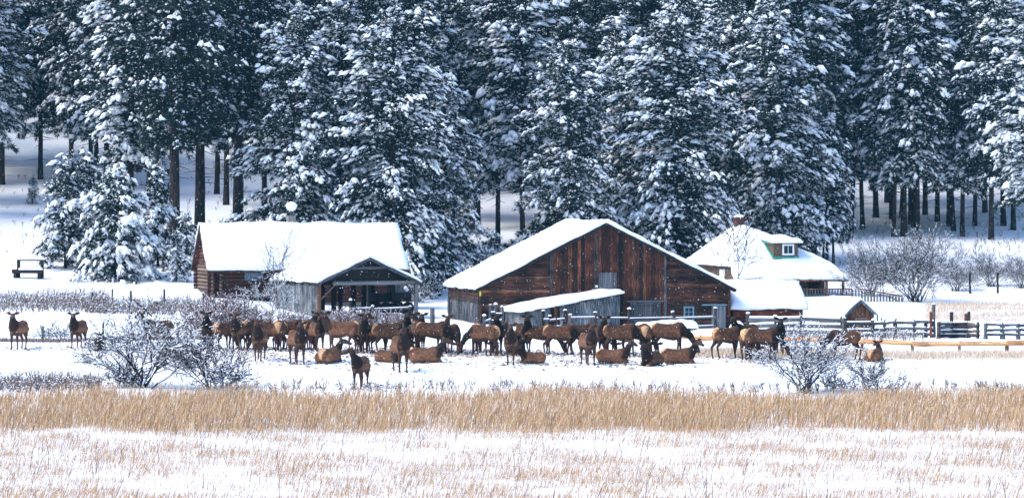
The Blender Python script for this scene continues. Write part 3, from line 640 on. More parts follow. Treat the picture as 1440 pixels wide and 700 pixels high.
def make_pine(seed, H, hb, Rm, snow, s=.3, droop=.4, step=.42, flat=.35, shape='cone', trunk=None, sag=0.0, whole=False, sparse=1.0, pad=1.0, ex=.62):
    rng = np.random.default_rng(seed); P, D, T, Sz, tP, tQ, tr0, tr1 = [], [], [], [], [], [], [], []
    trunk = trunk or H * .006 + .05
    ph = rng.uniform(0, 6.28, 4); h = hb
    bendx, bendy = rng.normal(0, .012 * H, 2)
    ax = lambda z: np.array([bendx * (z / H) ** 2, bendy * (z / H) ** 2])
    while h < H - .25:
        rel = (h - hb) / (H - hb)
        if shape == 'cone': Rr = Rm * (1 - rel) ** ex * min(1, .72 + rel * 2.2)
        else: Rr = Rm * min(1, .6 + rel * 1.6) * (1 - rel ** 2.2) ** .8
        Rr = max(Rr, .35)
        nb = int(rng.integers(4, 7)) if rel < .9 else 4
        for _ in range(nb):
            if rng.random() > sparse: continue
            az = rng.uniform(0, 6.283); lob = 1 + .22 * math.sin(3 * az + ph[0] + h * .6) + .14 * math.sin(2 * az + ph[1] - h * .35)
            Lb = Rr * lob * rng.uniform(.62, 1.12); hz = h + rng.uniform(-.5, .5)
            up = .15 + .55 * rel + rng.normal(0, .08) - sag; dr = droop * (1.1 - .4 * rel) * rng.uniform(.7, 1.3)
            o = np.array([math.cos(az), math.sin(az)]); sd = np.array([-o[1], o[0]]); a0 = ax(hz)
            n = max(2, int(Lb / (s * .95)))
            ts = (np.arange(n) + rng.uniform(.3, 1, n)) / n; ts = ts[ts > .1 if Lb > 1.2 else ts > -1]
            for t in np.append(ts, 1.0):
                m = 1 + int(rng.random() < .75) + int(Lb > 2.2 and rng.random() < .55)
                for q in range(m):
                    lat = 0 if q == 0 else rng.uniform(-1, 1) * Lb * .36 * (1.05 - .55 * t)
                    tt = t - abs(lat) / Lb * .3
                    xy = a0 + o * Lb * tt + sd * lat; z = hz + Lb * (up * tt - dr * tt * tt) - abs(lat) * .18 + rng.normal(0, .13)
                    dz = up - 2 * dr * tt
                    P.append((xy[0], xy[1], z)); D.append((o[0] + sd[0] * lat / Lb * 1.6, o[1] + sd[1] * lat / Lb * 1.6, dz * .9 - .1)); T.append(tt)
                    Sz.append(s * rng.uniform(.7, 1.25) * (.75 if rel > .85 else 1))
            k1 = .55; zz = lambda t: hz + Lb * (up * t - dr * t * t)
            pa = [(*(a0 + o * Lb * t), zz(t)) for t in (0, .35, .7, 1)]
            br = .02 + .012 * Lb
            for i in range(3): tP.append(pa[i]); tQ.append(pa[i + 1]); tr0.append(br * (1 - i * .3)); tr1.append(br * (1 - (i + 1) * .3))
        h += step * rng.uniform(.8, 1.2) * (.75 if rel > .7 else 1)
    P, D, T, Sz = map(np.array, (P, D, T, Sz))
    tv, tf = needle_templates(rng); S3 = np.stack([Sz * 1.35] * 3, 1)
    V1, F1 = stamp(tv, tf, P, D, S3, rng)
    crown = arr_mesh('crown', V1, F1, M['needle'])
    bt, bf = blob_templates(rng)
    clump = np.array([mnoise.noise(Vector(p * .55) + Vector((seed, 0, 0))) for p in P])
    pr = snow * np.clip(.35 + .75 * T, 0, 1) * np.clip(1 + 2.1 * clump, .2, 1.7)
    sel = rng.random(len(P)) < pr
    ss = Sz[sel] * np.minimum(rng.lognormal(-.17, .3, sel.sum()), 1.6) * pad * (1 + .35 * np.clip(clump[sel], -.5, .8))
    Ps = P[sel] + np.stack([np.zeros(sel.sum())] * 2 + [ss * .25], 1); Ds = D[sel] + np.array([0, 0, -.1])
    S3 = np.stack([ss * rng.uniform(.8, 1.35, len(ss)), ss * rng.uniform(.55, .95, len(ss)), ss * rng.uniform(.4, .65, len(ss))], 1)
    V2, F2 = stamp(bt, bf, Ps, Ds, S3, rng)
    # finer crumbs of snow caught on the twigs
    nf = int(len(P) * 1.3 * min(1, snow + .35)); k = rng.integers(0, len(P), nf)
    Pf = P[k] + rng.normal(0, .5, (nf, 3)) * Sz[k][:, None] + np.array([0, 0, .04]); sf = Sz[k] * rng.uniform(.12, .34, nf)
    V3, F3 = stamp(OCT_V, OCT_F, Pf, rng.normal(0, 1, (nf, 3)) * [1, 1, .2], np.stack([sf * 1.5, sf, sf * .7], 1), rng)
    load = arr_mesh('snow_load', np.concatenate([V2, V3]), np.concatenate([F2, F3 + len(V2)]), M['tree_snow'], True)
    # trunk
    zt = np.linspace(-.8, H - .1, 14); n = 8; TV = []; 
    for z in zt:
        a = max(z, 0); rr = trunk * (1 - a / H) ** .85 + .015 + (trunk * .35 * max(0, 1 - a / .9) if z < 1 else 0); c = ax(a)
        for j in range(n): an = 6.2832 * j / n; TV.append((c[0] + rr * math.cos(an) * (1 + .1 * math.sin(3 * an + z)), c[1] + rr * math.sin(an), z))
    TF = [(i * n + j, i * n + (j + 1) % n, (i + 1) * n + (j + 1) % n, (i + 1) * n + j) for i in range(len(zt) - 1) for j in range(n)]
    if hb > 3:                                     # dead lower branches
        for _ in range(int(hb * 2.2)):
            z = rng.uniform(hb * .35, hb + 1); az = rng.uniform(0, 6.28); ln = rng.uniform(.5, 2.2); a0 = ax(z)
            tP.append((a0[0], a0[1], z)); tQ.append((a0[0] + ln * math.cos(az), a0[1] + ln * math.sin(az), z - rng.uniform(-.1, .5))); tr0.append(.035); tr1.append(.012)
    V4, F4 = tubes(tP, tQ, tr0, tr1, 4)
    tm = arr_mesh('trunk', np.concatenate([np.array(TV), V4]), np.concatenate([np.array(TF), F4 + len(TV)]), M['bark'], True)
    return dict(trunk=tm, crown=crown, snow_load=load, H=H)
PR = {
    'big0': make_pine(1, 19.5, .8, 6.2, .68, .28, .42, .42, ex=.52), 'big1': make_pine(2, 18.5, .7, 5.2, .72, .28, .45, .42, ex=.6), 'big2': make_pine(3, 21, 1.0, 5.4, .66, .28, .36, .43, ex=.66), 'big3': make_pine(14, 20, .9, 5.8, .68, .29, .48, .46, ex=.48, sag=.05),
    'bush': make_pine(4, 7.4, .25, 3.8, .85, .28, .55, .28, sag=.1, pad=1.1, ex=.5), 'young': make_pine(5, 8, .5, 2.2, .66, .26, .5, .33),
    'for0': make_pine(6, 30, 5.5, 4.0, .48, .34, .36, .5, shape='dome'), 'for1': make_pine(7, 28, 6.0, 3.6, .55, .34, .42, .5, shape='dome'), 'for2': make_pine(8, 32, 5.0, 4.2, .45, .35, .36, .52, shape='dome'),
    'heavy': make_pine(9, 29, 6.0, 4.6, .66, .34, .30, .55, shape='dome', pad=1.15), 'dark': make_pine(10, 31, 8.0, 4.4, .15, .34, .34, .46, shape='dome', trunk=.42), 'thin': make_pine(11, 11.5, 3.0, 2.2, .7, .28, .45, .38),
}
def pine(kind, px, d, label, group=None, sc=1.0, name='pine_tree', rz=None, x=None, y=None, lean=0.0):
    if x is None: x, y = at(px, d)
    p = PR[kind]; root = empty(name, (x, y, G(x, y)), random.uniform(0, 6.28) if rz is None else rz)
    root.scale = (sc * random.uniform(.95, 1.05), sc * random.uniform(.95, 1.05), sc * random.uniform(.96, 1.04)); tag(root, label, 'tree', group)
    root.rotation_euler = (random.uniform(-.012, .012), lean + random.uniform(-.012, .012), root.rotation_euler.z)
    for part in ('trunk', 'crown', 'snow_load'):
        q = ob(part, p[part], root)
        if part != 'trunk': q['kind'] = 'stuff'
    return root
pine('big1', 408, 258, 'full cone shaped snowy pine rising behind the log cabin roof', sc=1.0)
pine('big0', 548, 256, 'widest snow laden pine, directly behind the open pole shed', sc=1.06)
pine('big3', 478, 264, 'tall snow laden pine squeezed between two wide ones behind the cabin', sc=.98)
pine('big1', 622, 268, 'slimmer snowy pine beside the gap between shed and barn', sc=.82)
pine('big3', 800, 272, 'broad snowy pine behind the barn ridge', sc=.93)
pine('big0', 950, 276, 'tall dense snowy pine behind the right slope of the barn', sc=1.12)
pine('big1', 880, 284, 'snowy pine wedged between two broad ones behind the barn', sc=1.1)
pine('big1', 1088, 286, 'snowy pine rising right behind the farmhouse chimney and dormer', sc=1.18)
pine('big3', 1030, 292, 'snowy pine standing back behind the farmhouse chimney', sc=1.12)
pine('thin', 1163, 288, 'small snowy pine on several bare stems above the farmhouse porch')
for px, lb in ((1147, 1), (1172, 2), (1158, 3)): pine('thin', px, 287 + lb, 'slender bare stemmed young pine beside the farmhouse roof', 'young pines by the house', sc=.8)
pine('bush', 165, 245, 'squat bushy pine loaded with plump snow, left of the log cabin', sc=1.02)
pine('young', 92, 251, 'narrow young pine heaped with snow beside the squat bushy pine', sc=1.0)
pine('young', 122, 254, 'darker young pine tucked between narrow and bushy snowy pines', sc=.95)
pine('young', 248, 243, 'low snowy sapling pine against the cabin gable end', sc=.42)
pine('young', 262, 250, 'snowy sapling pine just behind the cabin gable end', sc=.5)
pine('young', 222, 252, 'slim dark young pine behind the squat bushy pine', sc=.85)
pine('heavy', 183, 264, 'tall pine with heavy white boughs above the squat bushy pine', sc=1.0)
pine('dark', 246, 258, 'tallest dark trunked pine with little snow beside the cabin', sc=1.0)
pine('dark', 281, 266, 'dark pine with bare trunk just behind the cabin ridge end', sc=1.0)
pine('dark', 335, 278, 'dark nearly snowless pine behind the log cabin', sc=1.05)
pine('dark', 212, 275, 'dark pine behind the heavy boughed one', sc=.95)
pine('heavy', 735, 296, 'pine with thick shelves of snow seen above the gap left of the barn', sc=1.05)
pine('heavy', 700, 305, 'snow shelved pine further up the slope left of the barn', sc=1.0)
pine('heavy', 1455, 278, 'bright snow laden pine at the edge of the open snowfield', sc=.95)
pine('young', 690, 268, 'small snowy fir between the shed and the barn roof', sc=.5)
pine('young', 672, 262, 'low snowy sapling beside the barn eave', sc=.36)
pine('young', 46, 300, 'tiny lone snowy sapling on the open slope', sc=.3)
pine('heavy', -25, 300, 'snowy pine at the edge of the slope above the timber bench', sc=.9)
TL = 'tall straight trunked snowy pine in the hillside forest'; TG = 'pines in the hillside forest'
used = []
def forest(kind, x, y, sc, lean=0.0):
    q = 720 + x * F / y; edge_ = 'bare trunked snowy pine of the forest edge ' if y < 335 else 'snowy pine crown deep in the hillside forest '
    for lim, wh in ((110, 'above the slope with the timber bench'), (300, 'behind the tall dark pines by the cabin'), (430, 'behind the log cabin roof'), (620, 'behind the pole shed'), (760, 'above the gap between pole shed and barn'), (900, 'behind the barn ridge'), (1030, 'behind the barn roof near the house'), (1180, 'behind the farmhouse roof'), (1300, 'above the huge round willow'), (1380, 'above the log loading pen'), (9999, 'above the pale grass slope')):
        if q < lim: break
    used.append((x, y)); pine(kind, 0, 0, edge_ + wh, TG + ' ' + wh, sc, x=x, y=y, lean=lean)
for px, base in ((1197, 328), (1213, 322), (1257, 333), (1271, 332), (1291, 336), (1254, 308), (1268, 306), (1318, 312), (1335, 318), (1341, 325), (1353, 333), (1371, 318), (1394, 337), (1411, 318), (1425, 324), (1280, 316), (1232, 306), (1301, 302), (1385, 300)):
    for d in np.arange(290, 400, .5):
        x = (px - 720) * d / F
        if YH + (CAMZ - G(x, d)) * F / d <= base: break
    forest(random.choice(['for0', 'for1', 'for2']), x, d, random.uniform(.85, 1.1), random.uniform(0, .06))
for px, d in ((3, 318), (57, 322), (100, 315), (128, 322), (150, 308), (305, 310), (318, 300), (372, 296), (440, 292), (520, 298), (585, 290), (640, 305), (770, 318), (840, 312), (905, 318), (985, 308), (1050, 315), (1125, 312), (1160, 320)):
    x, y = at(px, d); forest(random.choice(['for0', 'for1', 'for2']), x, y, random.uniform(.9, 1.1))
rg = random.Random(5); tries = 0; n = 0
while n < 95 and tries < 6000:
    tries += 1; y = 318 + 95 * rg.random() ** 1.1; x = rg.uniform(-.165, .165) * y
    if x < -38 and y < 322: continue
    if any((x - a) ** 2 + (y - b) ** 2 < (3.1 + (y - 318) * .02) ** 2 for a, b in used): continue
    forest(rg.choice(['for0', 'for1', 'for2', 'for2', 'heavy']), x, y, rg.uniform(.8, 1.15)); n += 1

for x, y in ((-47, 290), (-50, 303), (-54, 281), (-58, 296), (-62, 310), (-52, 318), (-57, 330), (-49, 334), (-66, 288), (-70, 302), (-64, 322), (-72, 316), (-60, 342), (-68, 334), (-75, 292)):  # wood continued left of view, put in to shade the slope
    pine(rg.choice(['for0', 'for2', 'heavy']), 0, 0, 'snowy pine added left of view to shade the slope with the timber bench', 'pines added to shade the bench slope', rg.uniform(.85, 1.1), x=x, y=y)

# ------------------------------------------------------------------ bare shrubs with snow on the twigs
def make_bush(seed, H, W, stems, depth, arch=.5, r0=.045, twig='twig', kids=3, snowp=.75, sn=1.0, wig=.35):
    rng = np.random.default_rng(seed); P, Q, ra, rb = [], [], [], []
    def grow(p, d, ln, r, lev):
        n = 4
        for i in range(n):
            d = d + rng.normal(0, wig * .4, 3) + np.array([d[0] * .05, d[1] * .05, (.06 if lev > 0 else -arch * .16)]); d /= np.linalg.norm(d)
            q = p + d * ln / n; r2 = r * .82
            P.append(p); Q.append(q); ra.append(r); rb.append(r2)
            if lev < depth and i > 0:
                for _ in range(rng.integers(1, kids + 1)):
                    nd = d + rng.normal(0, .62, 3); nd /= np.linalg.norm(nd); grow(q, nd, ln * rng.uniform(.38, .66), r2 * .62, lev + 1)
            p, r = q, r2
    for _ in range(stems):
        az = rng.uniform(0, 6.28); sp = rng.uniform(.15, 1) ** .7; d = np.array([math.cos(az) * sp * W / H * .62, math.sin(az) * sp * W / H * .62, 1.0]); d /= np.linalg.norm(d)
        grow(np.array([rng.normal(0, .06 * W), rng.normal(0, .06 * W), -.1]), d, H * rng.uniform(.5, .8), r0 * rng.uniform(.6, 1.1), 0)
    P, Q, ra, rb = map(np.array, (P, Q, ra, rb)); ra = np.maximum(ra, .014); rb = np.maximum(rb, .011)
    V1, F1 = tubes(P, Q, ra, rb, 3); tw = arr_mesh('twigs', V1, F1, M[twig])
    D = Q - P; hz = np.hypot(D[:, 0], D[:, 1]) / np.linalg.norm(D, axis=1)
    sel = rng.random(len(P)) < snowp * (.12 + .75 * hz); off = np.array([0, 0, 1.0])
    V2, F2 = tubes(P[sel] + off * (ra[sel] * .8 + .006)[:, None], Q[sel] + off * (rb[sel] * .8 + .006)[:, None], sn * (ra[sel] * .6 + .006), sn * (rb[sel] * .6 + .005), 3)
    return dict(twigs=tw, snow_load=arr_mesh('snow_load', V2, F2, M['tree_snow'], True))
BU = {
    'frost': make_bush(1, 3.4, 4.2, 16, 3, .55, .065, kids=2, wig=.5, snowp=.6, sn=1.5), 'sprig': make_bush(2, 2.6, 2.6, 9, 3, .3, .05, kids=2, snowp=.45), 'willow': make_bush(3, 5.2, 7.0, 34, 3, .5, .05, kids=2, snowp=.36, sn=1.1),
    'low': make_bush(4, 1.5, 2.6, 16, 2, .3, .02, 'twig_red', 3, .5, 1.1), 'vine': make_bush(5, 4.4, 3.2, 6, 3, .4, .07, kids=3, snowp=.9, sn=1.3, wig=.6), 'sap': make_bush(6, 4.6, 2.0, 4, 2, .1, .03, kids=3, snowp=.25),
    'low2': make_bush(7, 1.1, 1.4, 10, 2, .25, .018, 'twig', 2, .7, 1.2),
}
def bush(kind, px, d, label, group=None, sc=1.0, name='shrub', py=None):
    x, y = hit(px, py) if py else at(px, d)
    o = empty(name, (x, y, G(x, y) - .05), random.uniform(0, 6.28)); o.scale = (sc, sc, sc); tag(o, label, 'shrub', group)
    for part in ('twigs', 'snow_load'): ob(part, BU[kind][part], o)['kind'] = 'stuff'
    return o
bush('frost', 196, 0, 'large tangled shrub white with frost in front of the meadow fence', py=545, sc=1.04)
bush('low2', 175, 0, 'low frosted shrub at the foot of the large tangled one', py=543, sc=1.2)
bush('low2', 168, 0, 'low frosted twigs at the outer side of the large tangled shrub', py=546, sc=1.1)
bush('sprig', 294, 0, 'forked dark shrub with bare upright stems beside the tangled frosty one', py=547, sc=1.05)
bush('low2', 315, 0, 'low dark shrub beside the forked one', py=545, sc=1.4)
bush('frost', 1135, 0, 'dense frosted shrub in front of the board corral', py=553, sc=.86)
bush('low2', 1165, 0, 'low frosted twigs leaning out of the dense shrub before the corral', py=550, sc=1.0)
bush('sprig', 1236, 0, 'small frosted shrub standing alone on the snow', py=555, sc=.66)
bush('willow', 1288, 250, 'huge round willow with pale arching stems behind the corral', sc=.88)
bush('willow', 1225, 256, 'wide grey brush beside the huge round willow', sc=.6)
bush('willow', 1345, 262, 'frosted brush spreading from the huge round willow', sc=.42)
bush('willow', 1395, 266, 'upright frosted brush on the snowy slope by two posts', sc=.45)
bush('willow', 1435, 264, 'low frosted brush beyond the two dark posts', sc=.42)
bush('vine', 380, 219, 'snow heaped climbing shrub at the end of the grey plank wall', sc=.62)
bush('sap', 396, 217, 'twiggy bare shrub rising above the pole shed eave', sc=.95)
bush('sap', 1030, 246, 'thin bare sapling in front of the farmhouse roof', sc=1.25)
for px, d, sc in ((283, 205, 1.2), (305, 207, 1.35), (330, 206, 1.3), (352, 207, 1.1), (296, 210, 1.3), (325, 211, 1.3), (372, 206, 1), (398, 205, 1), (425, 205, .95)): bush('low', px, d, 'reddish snow dotted brush behind the elk below the cabin', 'reddish brush below the cabin', sc)
for px, d, sc in ((455, 206, .9), (473, 207, 1.05), (492, 206, 1), (511, 207, 1), (530, 206, .95), (549, 207, .9), (566, 206, .75)): bush('low', px, d, 'reddish snow dotted brush in front of the open pole shed', 'reddish brush before the pole shed', sc)
for px, d, sc in ((66, 199, .9), (88, 199, .85)): bush('low2', px, d, 'small upright frosted shrub by the meadow fence posts', 'frosted shrubs by the meadow fence', sc)
for px, d, sc in ((675, 250, 2.2), (655, 248, 1.8), (690, 256, 2.0), (610, 254, 1.8), (590, 250, 1.6)): bush('low2', px, d, 'frosted brush under the pines between shed and barn', 'brush between shed and barn', sc)

# ------------------------------------------------------------------ grasses and weeds: nobody could count them
def blades(name, label, n, sampler, hlo, hhi, wd, material, lean=(.25, 0), seed=0, spread=.18, clump=None, simple=False):
    rng = np.random.default_rng(seed); x, y = sampler(rng, n)
    if clump is not None:
        keep = rng.random(len(x)) < clump(x, y); x, y = x[keep], y[keep]
    z = g(x, y); m = len(x); hh = rng.uniform(hlo, hhi, m)
    a = rng.uniform(0, 3.1416, m); wx, wy = np.cos(a) * wd * .5, np.sin(a) * wd * .5
    lx = (rng.normal(lean[0], spread, m)) * hh; ly = rng.normal(lean[1], spread, m) * hh
    b0 = np.stack([x - wx, y - wy, z - .03], 1); b1 = np.stack([x + wx, y + wy, z - .03], 1)
    m0 = np.stack([x + lx * .35 - wx * .8, y + ly * .35 - wy * .8, z + hh * .6], 1); m1 = np.stack([x + lx * .35 + wx * .8, y + ly * .35 + wy * .8, z + hh * .6], 1); tp = np.stack([x + lx, y + ly, z + hh * .97], 1)
    if simple: o = ob(name, arr_mesh(name, np.stack([b0, b1, tp], 1).reshape(-1, 3), np.arange(m * 3).reshape(-1, 3), material)); tag(o, label, 'grass', None, 'stuff'); return o
    Vv = np.stack([b0, b1, m1, m0, tp], 1).reshape(-1, 3); k = np.arange(m)[:, None] * 5
    Fa = np.concatenate([k + [0, 1, 2], k + [0, 2, 3], k + [3, 2, 4]], 0)
    o = ob(name, arr_mesh(name, Vv, Fa, material)); tag(o, label, 'grass', None, 'stuff'); return o
def rect(px0, px1, y0, y1):
    def f(rng, n):
        y = rng.uniform(y0, y1, n); px = rng.uniform(px0, px1, n); return (px - 720) * y / F, y
    return f
def vnoise(x, y, sx, sy, seed):
    r = np.random.default_rng(seed); s = np.zeros_like(x)
    for _ in range(9):
        a = r.normal(0, 1, 2); s += np.sin(a[0] * x * sx + a[1] * y * sy + r.uniform(0, 6.28))
    return s / 3
edge = lambda x: 1.2 * np.sin(x * .35) + .7 * np.sin(x * .9 + 1) + .3 * np.sin(x * 2.3)
blades('dry_grass', 'dense band of tall tan dry grass across the snowy field', 80000, rect(-200, 1640, 138, 161), .25, .72, .022, M['grass'], (.22, 0), 1, .26, clump=lambda x, y: sstep(139.5, 142, y + edge(x) * .8) * (1 - sstep(153.6, 157.5, y + edge(x + 9))))
blades('sparse_grass', 'thin tan stalks poking through foreground snow', 270000, rect(-200, 1640, 108, 143), .06, .38, .017, M['grass'], (.3, 0), 2, simple=True, clump=lambda x, y: np.clip(.55 + .2 * vnoise(x, y, .35, .7, 3) + .3 * vnoise(x, y, 2.2, 3.6, 4), .1, 1))
blades('tall_stalks', 'scattered tall russet weed stalks in the foreground', 420, rect(-200, 1640, 110, 146), .7, 1.3, .022, M['weed'], (.3, 0), 3, .3)
blades('meadow_grass', 'wispy dry grass on the trodden snow among the elk', 70000, rect(-200, 1640, 158, 190), .05, .22, .022, M['pale_grass'], (.15, 0), 4, clump=lambda x, y: np.clip(.12 + .42 * vnoise(x, y, .2, .9, 5) + .2 * vnoise(x, y, 1.3, 2.5, 6), 0, 1))
blades('fence_grass', 'pale strip of dry grass along the peeled log fence', 22000, rect(930, 1640, 176.5, 183.5), .1, .32, .022, M['pale_grass'], (.1, 0), 6, clump=lambda x, y: sstep(176.5, 178, y) * (1 - sstep(181.5, 183.5, y)) * np.clip(.75 + .4 * vnoise(x, y, .3, 1, 7), 0, 1))
blades('slope_grass', 'pale grass on the bank beyond the corral', 30000, rect(1300, 1640, 222, 248), .1, .34, .022, M['pale_grass'], (.15, 0), 8, clump=lambda x, y: np.clip(.45 + .5 * vnoise(x, y, .3, .5, 9), 0, 1))
blades('meadow_weeds', 'brown fringe of weeds along the meadow wire fence', 7000, rect(-200, 300, 195.5, 197.5), .1, .28, .02, M['weed'], (.1, 0), 10, .4)
def weeds(name, label, n, sampler, seed, sc):
    rng = np.random.default_rng(seed); x, y = sampler(rng, n); z = g(x, y); P, Q = [], []
    for i in range(n):
        b = np.array([x[i], y[i], z[i] - .03]); H = sc * rng.uniform(.5, 1.1)
        for _ in range(3):
            d = np.array([rng.normal(0, .3), rng.normal(0, .3), 1.0]); q = b + d * H; m = b + d * H * .5; P += [b, m, m]; Q += [m + 0, q, m + (rng.normal(0, .25, 3) + [0, 0, .3]) * H]
    P, Q = np.array(P), np.array(Q); V1, F1 = tubes(P, Q, np.full(len(P), .014), np.full(len(P), .009), 3)
    o = ob(name, arr_mesh(name, V1, F1, M['weed'])); tag(o, label, 'weeds', None, 'stuff')
    k = rng.random(len(Q)) < .7; Sn = Q[k]; s = rng.uniform(.014, .042, len(Sn)) * min(1.2, sc + .3)
    V2, F2 = stamp(OCT_V, OCT_F, Sn, rng.normal(0, 1, (len(Sn), 3)) * [1, 1, .3], np.stack([s * 1.4, s, s], 1), rng)
    ob('snow_load', arr_mesh('snow_load', V2, F2, M['tree_snow'], True), o)
weeds('frosted_weeds', 'frosted weed thicket along the bank above the meadow', 620, rect(-150, 150, 219, 228.5), 1, .95)
weeds('frosted_weeds', 'frosted weeds below the squat bushy pine', 420, rect(120, 300, 218, 226), 2, .7)
weeds('frosted_weeds', 'purplish frosted weeds along the dense grass edge', 300, rect(-100, 140, 156.5, 161.5), 3, .75)
weeds('frosted_weeds', 'small scattered weeds where dense grass meets snow', 260, rect(330, 1500, 156, 160), 4, .55)
weeds('frosted_weeds', 'brush and weeds strewn on the hillside below the forest', 420, rect(1180, 1600, 285, 330), 5, .5)
weeds('frosted_weeds', 'weeds strewn on the slope under the tall dark pines', 350, rect(-150, 420, 255, 330), 6, .5)
weeds('frosted_weeds', 'weedy tufts beside the corral rails', 200, rect(1050, 1300, 193, 204), 7, .6)

# ------------------------------------------------------------------ elk
def loft(rings):                                   # rings: list of (center, axis_u, axis_v); capped tube
    n = 12; V = []; Fl = []; a = 2 * np.pi * np.arange(n) / n
    for c, u, v in rings: V += list(c + np.cos(a)[:, None] * u + np.sin(a)[:, None] * v)
    for i in range(len(rings) - 1):
        for j in range(n): Fl.append((i * n + j, i * n + (j + 1) % n, (i + 1) * n + (j + 1) % n, (i + 1) * n + j))
    Fl.append(tuple(range(n))[::-1]); Fl.append(tuple((len(rings) - 1) * n + j for j in range(n)))
    return V, Fl
def limb(pts_r, flat=1.0):
    P = [np.array(p[:3], float) for p in pts_r]; rs = [p[3] for p in pts_r]; rings = []
    # rounded ends
    P = [P[0] - (P[1] - P[0]) / np.linalg.norm(P[1] - P[0]) * rs[0] * .6] + P + [P[-1] + (P[-1] - P[-2]) / np.linalg.norm(P[-1] - P[-2]) * rs[-1] * .6]; rs = [rs[0] * .45] + rs + [rs[-1] * .45]
    for i in range(len(P)):
        d = P[min(i + 1, len(P) - 1)] - P[max(i - 1, 0)]; d /= np.linalg.norm(d)
        u = np.cross(d, [1, 0, 0] if abs(d[0]) < .8 else [0, 1, 0]); u /= np.linalg.norm(u); v = np.cross(d, u); rings.append((P[i], u * rs[i], v * rs[i] * flat))
    return loft(rings)
def build_elk(name, pose, yaw=0.0, stance=0.0, pitch=0.0):
    # body axis: forward = -Y, feet at z = 0
    V, Fl = [], []
    def add(vf):
        k = len(V); V.extend(vf[0]); Fl.extend([tuple(i + k for i in f) for f in vf[1]])
    low = -.71 if pose == 'lie' else 0
    trunk = [(-.76, 1.10, .08, .07), (-.71, 1.10, .21, .17), (-.56, 1.09, .31, .255), (-.33, 1.06, .315, .285), (-.05, 1.01, .335, .31), (.2, 1.0, .365, .305), (.40, 1.05, .385, .265), (.57, 1.10, .32, .21), (.68, 1.13, .17, .12)]
    add(loft([(np.array([0, -f, z + low + (.0 if pose != 'lie' else .02 * 0)]), np.array([w_ * (1.12 if pose == 'lie' else 1), 0, 0]), np.array([0, 0, hgt])) for f, z, hgt, w_ in trunk]))
    axes = []
    cy, sy = math.cos(yaw), math.sin(yaw)
    if pose in ('stand', 'lie'):
        nb, nm = np.array([0, -.48, 1.14 + low]), np.array([.06 * sy, -.70, 1.36 + low]); nt = np.array([.17 * sy, -.72 - .1 * cy, 1.60 + low])
        fwd = np.array([sy, -cy, 0]); side = np.array([cy, sy, 0])
        add(limb([(*(nb + [0, 0, -.05]), .29), (*((nb + nm) / 2), .235), (*nm, .18), (*((nm + nt) / 2), .145), (*nt, .12)]))
        h0 = nt + np.array([0, 0, .06]); h1 = h0 + fwd * .17 + [0, 0, -.01]; h2 = h0 + fwd * .34 + [0, 0, -.085 - pitch]; h3 = h0 + fwd * .46 + [0, 0, -.13 - pitch * 1.4]
        eu = np.array([0, 0, 1.0])
    else:
        nb, nm = np.array([0, -.5, 1.08]), np.array([.1 * sy, -.90, .86]); nt = np.array([.28 * sy, -.97 - .15 * cy, .50])
        fwd0 = np.array([sy * .35, -.35 * cy, -.93]); fwd = fwd0 / np.linalg.norm(fwd0); side = np.array([cy, sy, 0])
        add(limb([(*nb, .27), (*((nb + nm) / 2), .205), (*nm, .155), (*((nm + nt) / 2), .122), (*nt, .105)]))
        h0 = nt + np.array([0, -.02, -.03]); h1 = h0 + fwd * .16; h2 = h0 + fwd * .32; h3 = h0 + fwd * .43
        eu = -np.cross(fwd, side); eu = eu / np.linalg.norm(eu); eu = eu if eu[1] < 0 else -eu
    add(limb([(*h0, .118), (*h1, .112), (*h2, .08), (*h3, .064)], .88))
    for s in (-1, 1):                              # ears
        e0 = h0 + side * s * .085 + eu * .06; e1 = h0 + side * s * .20 + eu * .10; e2 = h0 + side * s * .33 + eu * .125
        add(limb([(*e0, .04), (*e1, .082), (*e2, .02)], .75))
    legs = []
    if pose != 'lie':
        for s in (-1, 1):
            o = stance * s * .5
            fl = [(s * .13, -.46, .98, .15), (s * .135, -.45 - o * .1, .74, .092), (s * .13, -.46 - o * .22, .46, .054), (s * .13, -.45 - o * .3, .4, .046), (s * .125, -.44 - o * .42, .14, .036), (s * .125, -.46 - o * .48, .07, .043), (s * .125, -.48 - o * .5, .02, .05)]
            hl = [(s * .13, .52, 1.0, .2), (s * .15, .44 + o * .1, .80, .145), (s * .14, .58 + o * .25, .60, .078), (s * .13, .67 + o * .35, .50, .056), (s * .13, .645 + o * .42, .32, .04), (s * .13, .61 + o * .5, .12, .037), (s * .13, .595 + o * .5, .06, .043), (s * .13, .57 + o * .5, .02, .05)]
            add(limb(fl)); add(limb(hl)); legs += [fl, hl]
    else:
        for s in (-1, 1):
            fl = [(s * .14, -.42, .30, .14), (s * .19, -.62, .16, .075), (s * .2, -.74, .08, .055), (s * .19, -.5, .05, .042), (s * .18, -.36, .05, .045)]
            hl = [(s * .19, .46, .27, .27), (s * .32, .2, .2, .16), (s * .31, .12, .1, .07), (s * .3, .45, .06, .05), (s * .29, .2, .05, .045)]
            add(limb(fl)); add(limb(hl)); legs += [fl, hl]
    me0 = py_mesh(name, V, Fl); o = bpy.data.objects.new('tmp', me0); C.objects.link(o)
    md = o.modifiers.new('r', 'REMESH'); md.mode = 'VOXEL'; md.voxel_size = .026; md.adaptivity = 0
    sm = o.modifiers.new('s', 'SMOOTH'); sm.factor = .5; sm.iterations = 3
    bpy.context.view_layer.update()
    me = bpy.data.meshes.new_from_object(o.evaluated_get(bpy.context.evaluated_depsgraph_get())); bpy.data.objects.remove(o)
    n = len(me.vertices); co = np.empty(n * 3, np.float32); me.vertices.foreach_get('co', co); co = co.reshape(-1, 3)
    zc = co[:, 2] - low; f = -co[:, 1]
